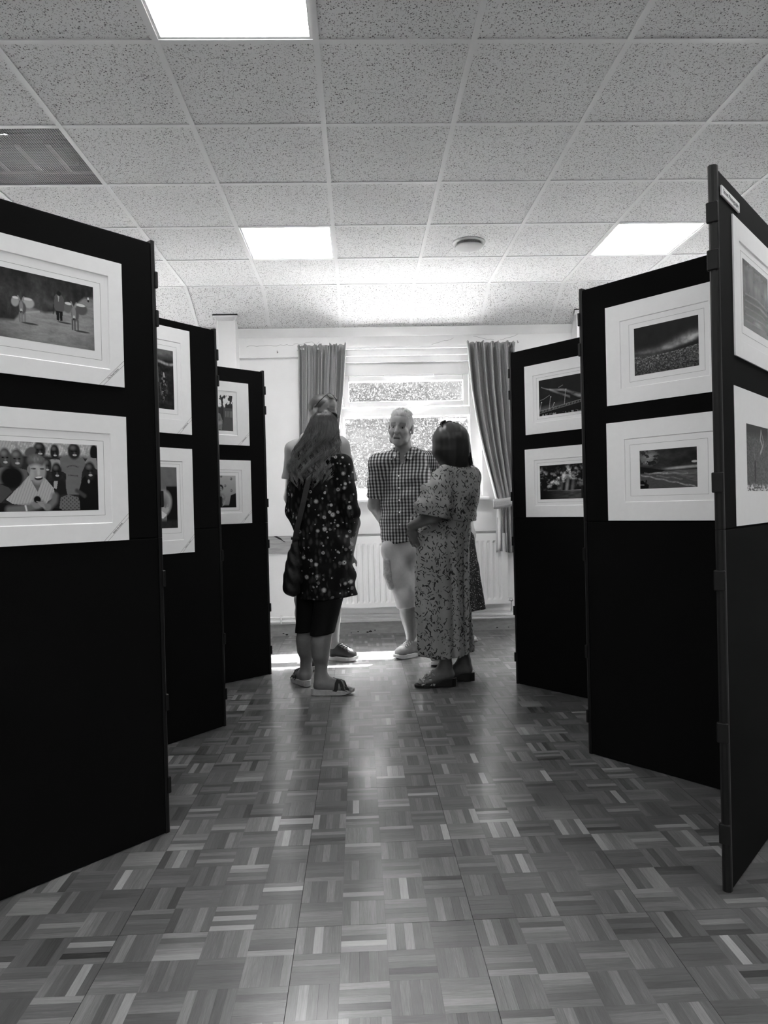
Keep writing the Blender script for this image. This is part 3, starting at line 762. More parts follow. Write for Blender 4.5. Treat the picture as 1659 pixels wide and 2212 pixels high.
def pic_group(p):
    U, V = p.U, p.V; f = p.fbm(20, 14, 31)
    p.A = 0.02 + 0.05 * f
    p.mix(np.clip((0.22 - V) / 0.06, 0, 1), 0.30 + 0.7 * p.fbm(45, 30, 33) ** 1.5)
    p.poly([(0, 0), (0.13, 0), (0.13, 0.14), (0, 0.16)], 0.55)
    def kid(u, v, ru, rv, shirt=None, tone=0.05):
        if shirt is not None: p.poly([(u - ru * 2.0, v + rv * 2.6), (u - ru * 1.5, v + rv * 1.1), (u, v + rv * 0.9), (u + ru * 1.5, v + rv * 1.1), (u + ru * 2.0, v + rv * 2.6)], shirt)
        p.ell(u, v, ru, rv, tone); p.ell(u - ru * 0.2, v - rv * 0.45, ru * 0.45, rv * 0.25, tone + 0.16, soft=0.6); p.ell(u + ru * 0.1, v + rv * 0.45, ru * 0.36, rv * 0.12, 0.62)
        p.ell(u - ru * 0.35, v - rv * 0.02, ru * 0.2, rv * 0.07, 0.01); p.ell(u + ru * 0.4, v - rv * 0.02, ru * 0.2, rv * 0.07, 0.01); p.ell(u + ru * 0.08, v + rv * 0.2, ru * 0.16, rv * 0.12, tone + 0.12, soft=0.5)
    kid(0.07, 0.24, 0.055, 0.14, 0.22, 0.12); kid(0.18, 0.25, 0.06, 0.14, 0.18, 0.12)
    kid(0.40, 0.11, 0.06, 0.12, 0.3, 0.04); kid(0.55, 0.13, 0.045, 0.11, 0.42, 0.03); kid(0.75, 0.11, 0.062, 0.12, None, 0.04)
    p.ell(0.31, 0.14, 0.06, 0.06, 0.16, -0.6)
    p.poly([(0.60, 0.22), (0.67, 0.17), (0.84, 0.20), (0.88, 0.28), (0.83, 0.42), (0.80, 0.76), (0.655, 0.76), (0.66, 0.45), (0.61, 0.40)], 0.24); p.A += 0.05 * (p.fbm(14, 30, 41) - 0.5) * (p.A > 0.2)
    for q in range(9): p.ell(0.675 + q * 0.014, 0.345 - 0.02 * math.sin(math.pi * q / 8), 0.004, 0.012, 0.05)
    for q in range(8): p.ell(0.69 + q * 0.013, 0.47 + 0.001 * q, 0.004, 0.011, 0.06)
    kid(0.75, 0.11, 0.062, 0.12, None, 0.04); kid(0.47, 0.34, 0.045, 0.12, None, 0.05); kid(0.565, 0.42, 0.052, 0.13, 0.03, 0.03); p.poly([(0.535, 0.56), (0.575, 0.56), (0.56, 0.68), (0.53, 0.66)], 0.5)
    p.poly([(0.60, 0.80), (0.68, 0.76), (0.78, 0.80), (0.84, 0.99), (0.58, 0.99)], 0.24); p.mix(((np.sin(U * 150) * np.sin(V * 110) > 0.4) & (U > 0.6) & (U < 0.82) & (V > 0.78)).astype(float) * 0.7, 0.04)
    p.poly([(0.83, 0.52), (0.90, 0.42), (1.0, 0.46), (1.0, 1.0), (0.80, 1.0), (0.79, 0.7)], 0.012); p.ell(0.965, 0.12, 0.045, 0.13, 0.015)
    p.poly([(0.86, 0.28), (0.90, 0.19), (0.99, 0.20), (1.0, 0.38), (0.90, 0.30)], 0.34); kid(0.915, 0.40, 0.06, 0.14, None, 0.04); p.ell(0.90, 0.56, 0.012, 0.03, 0.5)
    p.line([(0.77, 0.70), (0.85, 0.78)], 0.03, 0.10)
    p.poly([(0.07, 0.83), (0.22, 0.60), (0.30, 0.47), (0.45, 0.52), (0.53, 0.66), (0.545, 0.78), (0.47, 0.86), (0.43, 0.94), (0.22, 0.95), (0.16, 0.92)], 0.55)
    p.mix(((np.sin((U * 1.0 + V * 0.25) * 230) > 0.75) & (p.A > 0.5)).astype(float) * 0.5, 0.3)
    p.poly([(0.31, 0.55), (0.37, 0.72), (0.42, 0.55)], 0.20)
    p.ell(0.375, 0.40, 0.083, 0.205, 0.42); p.ell(0.36, 0.27, 0.088, 0.10, 0.16); p.mix(np.clip(1 - np.hypot((U - 0.36) / 0.09, (V - 0.24) / 0.08), 0, 1) * p.fbm(60, 20, 51), 0.5)
    p.ell(0.36, 0.36, 0.05, 0.04, 0.55, soft=0.6); p.ell(0.335, 0.385, 0.026, 0.012, 0.10); p.ell(0.42, 0.385, 0.022, 0.012, 0.10); p.ell(0.385, 0.44, 0.014, 0.05, 0.58, soft=0.5); p.ell(0.385, 0.52, 0.040, 0.030, 0.04, -0.1); p.ell(0.385, 0.507, 0.034, 0.013, 0.85, -0.1)
    p.ell(0.32, 0.46, 0.02, 0.06, 0.5, soft=0.6); p.ell(0.29, 0.40, 0.016, 0.05, 0.3)
    p.ell(0.13, 0.52, 0.105, 0.15, 0.010); p.poly([(0, 0.60), (0.10, 0.66), (0.13, 0.72), (0.04, 0.85), (0, 0.9)], 0.12)
    p.poly([(0, 0.87), (0.6, 0.97), (0.62, 1), (0, 1)], 0.012)
    p.line([(0.10, 0.97), (0.28, 0.955), (0.40, 0.90)], 0.055, 0.24); p.line([(0.54, 0.78), (0.53, 0.86), (0.47, 0.95)], 0.05, 0.24); p.ell(0.36, 0.90, 0.05, 0.06, 0.33); p.ell(0.46, 0.94, 0.04, 0.05, 0.3); p.ell(0.365, 0.83, 0.035, 0.05, 0.01)
    for q in range(4): p.line([(0.36 + q * 0.012, 0.86 + q * 0.02), (0.42 + q * 0.006, 0.88 + q * 0.025)], 0.008, 0.40)
    p.line([(0.25, 0.92), (0.26, 0.985)], 0.012, 0.8)

def pic_water_dark(p):
    f = p.fbm(10, 18, 61); p.A = 0.01 + 0.10 * f ** 2.2
    p.mix(np.clip(1 - np.abs(p.V - 0.22 - 0.02 * np.sin(p.U * 9)) / 0.035, 0, 1) * p.fbm(30, 8, 63), 0.75)
    p.mix(np.clip((0.18 - p.V) / 0.1, 0, 1), 0.08 + 0.25 * p.fbm(6, 12, 66)); p.mix(np.clip(1 - np.hypot((p.U - 0.72) / 0.12, (p.V - 0.62) / 0.3), 0, 1) * (p.fbm(22, 26, 68) > 0.55), 0.45)
    p.line([(0.73, 0.40), (0.74, 0.46)], 0.012, 0.6); p.line([(0.56, 0.30), (0.57, 0.55)], 0.01, 0.35)
def pic_sack(p):
    p.A = 0.20 + 0.10 * p.fbm(5, 7, 71); p.mix(np.clip((p.V - 0.30) / 0.03, 0, 1) * (p.U > 0.72), 0.015); p.mix(np.clip((p.V - 0.85) / 0.05, 0, 1), 0.03 + 0.06 * p.fbm(30, 30, 74))
    p.ell(0.62, 0.60, 0.22, 0.22, 0.55, 0.3); p.mix(np.clip(1 - np.hypot((p.U - 0.62) / 0.24, (p.V - 0.6) / 0.24), 0, 1) * (p.fbm(16, 7, 77) > 0.52), 0.12); p.poly([(0.55, 0.70), (0.72, 0.78), (0.62, 0.84), (0.5, 0.82)], 0.8); p.ell(0.25, 0.5, 0.2, 0.35, 0.10)
def pic_chair(p):
    f = p.fbm(18, 10, 81); p.A = 0.05 + 0.9 * (f > 0.5) * np.clip((0.36 - p.V) / 0.05, 0, 1) + 0.05 * f
    p.mix(((p.U > 0.75) & (p.V > 0.36)).astype(float), 0.14); p.mix(((p.U > 0.78) & (p.V > 0.44) & (p.V < 0.62) & (np.sin(p.U * 150) > 0)).astype(float), 0.30)
    p.ell(0.56, 0.34, 0.05, 0.11, 0.02); p.ell(0.56, 0.40, 0.035, 0.08, 0.45); p.poly([(0.42, 0.95), (0.45, 0.58), (0.54, 0.48), (0.66, 0.53), (0.72, 0.72), (0.70, 0.98)], 0.30); p.mix(np.clip(1 - np.hypot((p.U - 0.6) / 0.12, (p.V - 0.72) / 0.25), 0, 1) * p.fbm(20, 9, 85), 0.08)
    p.ell(0.86, 0.92, 0.15, 0.30, 0.15); p.line([(0.46, 0.86), (0.66, 0.78)], 0.05, 0.4)
def pic_balloons(p):
    p.A = 0.55 - 0.25 * p.V + 0.05 * p.fbm(8, 8, 91)
    for u, v in ((0.88, 0.10), (0.52, 0.12), (0.72, 0.32), (0.88, 0.47), (0.5, 0.22), (0.62, 0.02)):
        p.ell(u, v, 0.03, 0.045, 0.22); p.ell(u - 0.008, v - 0.01, 0.012, 0.018, 0.5)
    p.poly([(0.86, 0.62), (1.0, 0.55), (1, 1), (0.80, 1)], 0.02); p.mix(np.clip((p.V - 0.9) / 0.05, 0, 1), 0.02)
    p.poly([(0.48, 0.98), (0.50, 0.62), (0.58, 0.54), (0.68, 0.56), (0.76, 0.70), (0.70, 0.90), (0.60, 1.0)], 0.42); p.mix(np.clip(1 - np.hypot((p.U - 0.6) / 0.15, (p.V - 0.72) / 0.2), 0, 1) * (p.fbm(14, 12, 97) > 0.5), 0.12)
    p.ell(0.595, 0.38, 0.075, 0.10, 0.02); p.ell(0.595, 0.43, 0.05, 0.09, 0.42); p.ell(0.575, 0.41, 0.012, 0.012, 0.03); p.ell(0.618, 0.41, 0.012, 0.012, 0.03); p.ell(0.597, 0.475, 0.018, 0.008, 0.1); p.ell(0.60, 0.90, 0.05, 0.05, 0.16)
def pic_streak(p):
    f = p.fbm(4, 5, 101); p.A = 0.09 + 0.15 * f + 0.25 * np.clip(1 - np.abs(p.V - 0.30) / 0.35, 0, 1) * p.fbm(10, 3, 103)
    for q in range(9): p.line([(0.08, 0.50 + q * 0.05), (0.55 + 0.04 * q, 0.47 + q * 0.052), (0.95, 0.52 + q * 0.05)], 0.012, 0.06 if q % 2 else 0.30)
    p.mix(np.clip(1 - np.hypot((p.U - 0.55) / 0.3, (p.V - 0.85) / 0.05), 0, 1), 0.45); p.mix(np.clip(1 - np.abs(p.U - 0.42) / 0.04, 0, 1) * (p.V < 0.25), 0.1)
def pic_pebbles(p):
    p.A = 0.06 + 0.26 * p.fbm(40, 55, 111, 3) ** 1.6; p.mix(np.clip((0.22 - p.V) / 0.12, 0, 1), 0.05)
    p.line([(0.66, 0.06), (0.62, 0.20), (0.72, 0.30), (0.60, 0.42)], 0.02, 0.5); p.line([(0.66, 0.06), (0.78, 0.25), (0.66, 0.40)], 0.012, 0.45)
    p.ell(0.36, 0.68, 0.035, 0.20, 0.015, 0.05); p.line([(0.35, 0.44), (0.36, 0.52)], 0.012, 0.4); p.mix(np.clip((p.V - 0.88) / 0.04, 0, 1) * (p.fbm(30, 40, 115, 2) > 0.5), 0.75)
def pic_moor(p):
    U, V = p.U, p.V; p.A = 0.015 + 0.02 * p.fbm(8, 5, 121)
    c = p.fbm(5, 9, 123); d = V - (0.62 - 0.42 * np.clip(U - 0.35, 0, 1))
    cl = np.exp(-(d / 0.10) ** 2) * (0.15 + 1.0 * c); cl += np.exp(-((V - 0.50 + 0.5 * (U - 0.75)) / 0.05) ** 2) * np.clip((U - 0.7) / 0.2, 0, 1) * c * 0.9
    cl *= np.clip(1.35 - np.abs(U - 0.3) * 0.9, 0.3, 1) * (0.4 + p.fbm(22, 12, 125)); p.A += 0.62 * np.clip(cl, 0, 1)
    g = np.interp(U, [0, 0.25, 0.6, 1.0], [0.60, 0.64, 0.62, 0.56]); gr = np.clip((V - g) / 0.01, 0, 1)
    p.mix(np.clip((V - g + 0.09) / 0.05, 0, 1) * 0.75, 0.02)
    p.mix(gr, 0.03 + 0.7 * p.fbm(70, 60, 127, 3) ** 3 * np.clip(1.4 - (V - g) * 2.2, 0.15, 1.4))
def pic_beach(p):
    U, V = p.U, p.V; p.A = 0.02 + 0.12 * p.fbm(5, 6, 131) ** 2
    p.A += 0.9 * np.clip(1 - np.hypot((U - 0.16) / 0.22, (V - 0.20) / 0.26), 0, 1) * (p.fbm(14, 12, 133) > 0.46) * p.fbm(8, 9, 134)
    p.mix(np.clip(1 - np.abs(V - 0.50 + 0.05 * (U - 0.6)) / 0.05, 0, 1) * np.clip((U - 0.38) / 0.2, 0, 1) * (0.3 + p.fbm(12, 10, 135)), 0.62); p.ell(0.96, 0.36, 0.05, 0.03, 0.6)
    p.mix(np.clip((V - 0.555) / 0.01, 0, 1), 0.05 + 0.25 * p.fbm(10, 60, 137)); p.poly([(0, 0.42), (0.15, 0.46), (0.45, 0.545), (0.40, 0.585), (0.15, 0.60), (0, 0.60)], 0.02)
    p.mix(np.clip((V - (0.60 + 0.03 * U)) / 0.01, 0, 1) * np.clip((0.55 - U + (V - 0.6) * 1.6) / 0.02, 0, 1), 0.10 + 0.06 * p.fbm(40, 60, 139))
    for q, (a, b, v) in enumerate((((0.02, 0.64), (0.98, 0.99), 0.7), ((0.25, 0.60), (0.85, 0.66), 0.5), ((0.30, 0.68), (0.75, 0.78), 0.4), ((0.08, 0.60), (0.50, 0.62), 0.6))):
        mk = np.clip(1 - np.abs(V - (a[1] + (U - a[0]) / (b[0] - a[0]) * (b[1] - a[1]) + 0.012 * np.sin(U * 26 + q))) / 0.03, 0, 1) * ((U > a[0]) & (U < b[0])); p.mix(mk * p.fbm(40, 30, 141 + q), v)
    p.poly([(0, 0.80), (0.05, 0.78), (0.10, 0.86), (0.16, 0.90), (0.15, 1.0), (0, 1.0)], 0.008); p.line([(0.115, 0.80), (0.10, 0.86), (0.13, 0.90)], 0.02, 0.02); p.line([(0, 0.895), (0.07, 0.90)], 0.01, 0.5); p.ell(0.115, 0.785, 0.012, 0.018, 0.03)
def pic_bridge(p):
    U, V = p.U, p.V; p.A = 0.008 + 0.02 * p.fbm(6, 6, 151)
    p.A += 0.45 * np.clip(1 - np.abs(V - (0.16 + 0.42 * U + 0.03 * np.sin(U * 8))) / (0.015 + 0.07 * U), 0, 1) * p.fbm(5, 10, 153) * 1.5 * (U > 0.05)
    p.A += 0.30 * np.clip(1 - np.abs(V - (0.30 + 0.60 * (U - 0.25))) / 0.05, 0, 1) * ((U > 0.25) & (U < 0.72)) * p.fbm(6, 8, 155) * 1.6
    p.A += 0.25 * np.clip(1 - (0.9 - 0.16 * U - V) / 0.18, 0, 1) * (V < 0.9 - 0.16 * U) * np.clip(1 - U * 1.2, 0, 1)
    d = V - (0.86 - 0.18 * U); p.mix((d > 0).astype(float), 0.004); p.mix(np.clip(1 - np.abs(d) / 0.008, 0, 1), 0.5); p.mix(((d > 0) & (d < 0.06) & (np.sin(U * 190) > 0.3)).astype(float), 0.28); p.mix(np.clip(1 - np.abs(d - 0.065) / 0.008, 0, 1), 0.3)
    for u, v0, v1 in ((0.05, 0.62, 0.86), (0.27, 0.50, 0.84), (0.62, 0.36, 0.76), (0.35, 0.68, 0.8)): p.line([(u, v0), (u - 0.035, v1)], 0.006, 0.55); p.ell(u + 0.008, v0, 0.012, 0.012, 0.7)
    p.line([(0.03, 0.56), (0.12, 0.53), (0.25, 0.45)], 0.006, 0.35); p.line([(0.46, 0.28), (0.56, 0.23)], 0.005, 0.4)
    p.mix(((V > 0.95) & (p.fbm(60, 8, 158) > 0.6)).astype(float), 0.5)
def pic_rays(p):
    U, V = p.U, p.V; f = p.fbm(9, 8, 161, 6, 0.62); p.A = 0.01 + 0.9 * np.clip((f - 0.47) * 4.0, 0, 1) ** 1.4 * np.exp(-((V - 0.35 - 0.1 * np.sin(U * 6)) / 0.24) ** 2)
    ray = (0.5 + 0.5 * np.sin((U + 0.12 * V) * 46)) * np.clip(1 - np.abs(U - 0.72 + 0.1 * V) / 0.24, 0, 1) * (V < 0.76); p.A += 0.38 * ray * np.clip(V * 1.6, 0, 1)
    p.mix(np.clip((V - 0.75) / 0.01, 0, 1), 0.01 + 0.22 * p.fbm(8, 60, 165) * np.clip((U - 0.12) * 1.6, 0, 1)); p.mix(np.clip(1 - np.abs(V - 0.755) / 0.012, 0, 1) * np.clip((U - 0.45) * 2, 0, 1), 0.75); p.mix(((V > 0.72) & (V < 0.76) & (U > 0.18) & (U < 0.5)).astype(float), 0.12)

def print_mat(nt, P):
    at = _n(nt, 'ShaderNodeAttribute', attribute_name='print_tone')
    nt.links.new(at.outputs['Color'], P.inputs['Base Color'])
M['print'] = mat('photo_print', 0.3, 0.45, 0.15, extra=print_mat)
M['print_gloss'] = mat('photo_print_gloss', 0.3, 0.16, 0.5, extra=print_mat)

def text_mesh(name, txt, size, mt, parent, loc, rot, shear=0.0):
    c = bpy.data.curves.new(name, 'FONT'); c.body = txt; c.size = size; c.align_x = 'CENTER'; c.align_y = 'CENTER'; c.extrude = 0.0001
    o = bpy.data.objects.new(name, c); COL.objects.link(o)
    dg = bpy.context.evaluated_depsgraph_get(); me = bpy.data.meshes.new_from_object(o.evaluated_get(dg)); bpy.data.objects.remove(o)
    me.materials.clear(); me.materials.append(mt)
    return link(name, me, parent, loc, rot)

def mounted(k, label, box, ap, ln, pr, fn, caption=None, gloss=False):
    """box, aperture, ruled line and print as (left, right, bottom, top) on board k"""
    (ax, ay), (ex, ey), _, _ = BOARDS[k]
    rz = math.atan2(ey, ex); l, r_, b, t_ = box; cx = (l + r_) / 2
    nx, ny = ey, -ex
    th = thing('mounted_photograph', label, 'photograph', (ax + ex * cx + nx * BT, ay + ey * cx + ny * BT, b), rz)
    def q(R): return (R[0] - cx, R[1] - cx, R[2] - b, R[3] - b)
    L, R, B, T = q(box)
    y0, y1, y2 = 0.0, -0.0014, -0.0042
    MB().box(L, R, y1, y0, B, T).build('backing_card', M['mount'], th)
    if ap:
        a0, a1, b0, b1 = q(ap); w = 0.0024
        fr = MB()
        for A in ((L, a0 - w, B, T), (a1 + w, R, B, T), (a0 - w, a1 + w, B, b0 - w), (a0 - w, a1 + w, b1 + w, T)): fr.box(A[0], A[1], y2, y1, A[2], A[3])
        fo = fr.build('window_mount', M['mount'], th)
        O = [(a0 - w, b0 - w), (a1 + w, b0 - w), (a1 + w, b1 + w), (a0 - w, b1 + w)]; I = [(a0, b0), (a1, b0), (a1, b1), (a0, b1)]
        v = [(x, y2, z) for x, z in O] + [(x, y1 - 0.0001, z) for x, z in I]
        MB().add(v, [(i, (i + 1) % 4, (i + 1) % 4 + 4, i + 4) for i in range(4)]).build('bevel', M['core'], fo)
    if ln:
        a0, a1, b0, b1 = q(ln); w = 0.0009; m = MB(); yl = y1 - 0.0002
        for A in ((a0, a1, b0, b0 + w), (a0, a1, b1 - w, b1), (a0, a0 + w, b0, b1), (a1 - w, a1, b0, b1)): m.box(A[0], A[1], yl, y1, A[2], A[3])
        m.build('ruled_line', M['line'], th)
    a0, a1, b0, b1 = q(pr)
    near_ = k in ('L1', 'R1', 'R2'); p = Paint(a1 - a0, b1 - b0, 0.0012 if near_ else 0.0018); fn(p)
    A = np.clip(p.A, 0.0, 0.9) ** 1.25 * 0.95
    X, Z = np.meshgrid(np.linspace(a0, a1, p.nx), np.linspace(b1, b0, p.ny))
    co = np.stack([X, np.full_like(X, y1 - 0.0003), Z], -1).reshape(-1, 3).astype(np.float32)
    idx = np.arange(p.nx * p.ny).reshape(p.ny, p.nx); qd = np.stack([idx[:-1, :-1], idx[1:, :-1], idx[1:, 1:], idx[:-1, 1:]], -1).reshape(-1, 4)
    me = quad_mesh('print', co, qd)
    at = me.attributes.new('print_tone', 'FLOAT_COLOR', 'POINT'); c4 = np.repeat(A.reshape(-1, 1), 4, 1).astype(np.float32); c4[:, 3] = 1; at.data.foreach_set('color', c4.ravel())
    me.materials.append(M['print_gloss' if gloss else 'print']); link('print', me, th)
    if caption is not None:                                   # two diagonal rules with the title between them
        yc_ = (y2 if ap else y1) - 0.0003; d = 0.086; m = MB()
        for o_ in (0.0, 0.011):
            x0, z0, x1, z1 = R - d + o_ * 1.2, B, R, B + d - o_ * 1.2; w = 0.0007
            m.add([(x0 - w, yc_, z0), (x0 + w, yc_, z0), (x1, yc_, z1 - w), (x1, yc_, z1 + w)], [(0, 1, 2, 3)])
        co_ = m.build('caption_rule', M['line'], th)
        mx_, mz_ = R - d / 2 + 0.004, B + d / 2 - 0.0035
        if caption: text_mesh('caption', caption, 0.0078, M['ink'], th, (mx_, yc_ - 0.0002, mz_), (math.pi / 2, -math.pi / 4, 0))
        else:
            m = MB(); rr = random.Random(int(l * 1000) + 7); u = -0.022
            while u < 0.022:
                wd = rr.uniform(0.0012, 0.0022)
                if rr.random() < 0.86:
                    c_, s_ = math.cos(math.pi / 4), math.sin(math.pi / 4); hh = rr.uniform(0.0016, 0.0028)
                    m.add([(mx_ + (u + i) * c_ - j * s_, yc_ - 0.0002, mz_ + (u + i) * s_ + j * c_) for i, j in ((0, -hh), (wd * 0.6, -hh), (wd * 0.6, hh), (0, hh))], [(0, 1, 2, 3)])
                u += wd
            m.build('caption', M['ink'], th)
    return th

def quad_mesh(name, co, quads):
    me = bpy.data.meshes.new(name); n = len(quads)
    me.vertices.add(len(co)); me.vertices.foreach_set('co', np.ascontiguousarray(co, np.float32).ravel())
    me.loops.add(4 * n); me.loops.foreach_set('vertex_index', np.ascontiguousarray(quads, np.int32).ravel())
    me.polygons.add(n); me.polygons.foreach_set('loop_start', np.arange(0, 4 * n, 4, dtype=np.int32)); me.polygons.foreach_set('loop_total', np.full(n, 4, np.int32))
    me.update(calc_edges=True); return me

mounted('L1', 'mounted photograph of laden donkeys and a walking man on a dirt road', (-0.081, 0.419, 1.492, 1.892), (-0.031, 0.369, 1.546, 1.840), (-0.007, 0.345, 1.570, 1.813), (0.017, 0.321, 1.597, 1.796), pic_road, 'The Road Home')
mounted('L1', 'mounted photograph of a laughing man in a pale shirt among many children', (-0.079, 0.421, 0.998, 1.397), (-0.021, 0.363, 1.057, 1.337), (0.0, 0.342, 1.080, 1.315), (0.021, 0.320, 1.097, 1.300), pic_group, '')
mounted('L2', 'upper upright mounted photograph, dark scene with a pale streak, on the middle left board', (-0.232, 0.168, 1.456, 1.956), (-0.175, 0.111, 1.523, 1.888), (-0.154, 0.091, 1.546, 1.866), (-0.134, 0.070, 1.568, 1.845), pic_water_dark, '')
mounted('L2', 'lower upright mounted photograph, pale bundle on dark ground, on the middle left board', (-0.234, 0.166, 0.889, 1.387), (-0.172, 0.104, 0.953, 1.323), (-0.160, 0.093, 0.985, 1.311), (-0.141, 0.073, 1.010, 1.296), pic_sack, '')
mounted('L3', 'small mounted photograph of a person seated in an armchair on the far left board', (-0.297, 0.203, 1.501, 1.901), (-0.207, 0.1135, 1.565, 1.839), None, (-0.179, 0.085, 1.589, 1.813), pic_chair, '')
mounted('L3', 'small mounted portrait photograph against a pale patterned wall on the far left board', (-0.293, 0.207, 1.001, 1.405), (-0.223, 0.137, 1.071, 1.342), (-0.203, 0.117, 1.086, 1.327), (-0.180, 0.094, 1.105, 1.306), pic_balloons, '')
mounted('R1', 'mounted photograph with a bright glare on it, on the nearest right board', (0.181, 0.681, 1.498, 1.904), (0.243, 0.619, 1.551, 1.840), (0.262, 0.600, 1.575, 1.820), (0.280, 0.576, 1.600, 1.802), pic_streak, '', gloss=True)
mounted('R1', 'mounted photograph of a dark post on pebbles, on the nearest right board', (0.168, 0.668, 1.005, 1.410), None, None, (0.285, 0.540, 1.106, 1.309), pic_pebbles, None)
mounted('R2', 'mounted photograph of wind-swept clouds over a moor', (0.134, 0.634, 1.482, 1.889), (0.2015, 0.566, 1.546, 1.819), (0.239, 0.550, 1.566, 1.798), (0.262, 0.527, 1.588, 1.778), pic_moor, None)
mounted('R2', 'mounted photograph of a stormy beach with breaking waves', (0.128, 0.628, 1.005, 1.410), (0.211, 0.575, 1.082, 1.336), (0.2325, 0.554, 1.104, 1.313), (0.2755, 0.511, 1.132, 1.285), pic_beach, None)
mounted('R3', 'mounted photograph of light poles along a bridge at night', (0.124, 0.624, 1.488, 1.890), (0.1855, 0.562, 1.554, 1.826), (0.208, 0.540, 1.571, 1.810), (0.2255, 0.523, 1.587, 1.793), pic_bridge, None)
mounted('R3', 'mounted photograph of sunbeams through clouds over the sea', (0.114, 0.614, 1.004, 1.402), (0.182, 0.546, 1.071, 1.334), (0.200, 0.528, 1.088, 1.318), (0.219, 0.509, 1.106, 1.300), pic_rays, None)

# section title on the nearest right board
(ax, ay), (ex, ey), _, _ = BOARDS['R1']; sc_ = 0.163
sg = thing('section_sign', 'white strip sign reading Street Photography on the nearest right board', 'sign', (ax + ex * sc_ + ey * BT, ay + ey * sc_ - ex * BT, 1.9255), math.atan2(ey, ex))
MB().box(-0.087, 0.087, -0.005, 0.0, 0.0, 0.028).build('plate', M['core'], sg, bevel=0.0008)
text_mesh('lettering', 'Street Photography', 0.0188, mat('sign_ink', 0.12, 0.7, 0.1), sg, (0, -0.0054, 0.0142), (math.pi / 2, 0, 0))

# ================================================================== PEOPLE: distance-field modelling kit
def vn(a): a = np.asarray(a, float); return a / (np.linalg.norm(a) + 1e-12)
def A3(p): return np.asarray(p, float)

def axis(lo, hi, step, fine=None):
    """grid line positions; fine=(f0, f1, fstep) refines one stretch"""
    out = [lo]
    while out[-1] < hi:
        s = step
        if fine and fine[0] - step < out[-1] < fine[1]: s = fine[2]
        out.append(out[-1] + s)
    return np.array(out, np.float32)

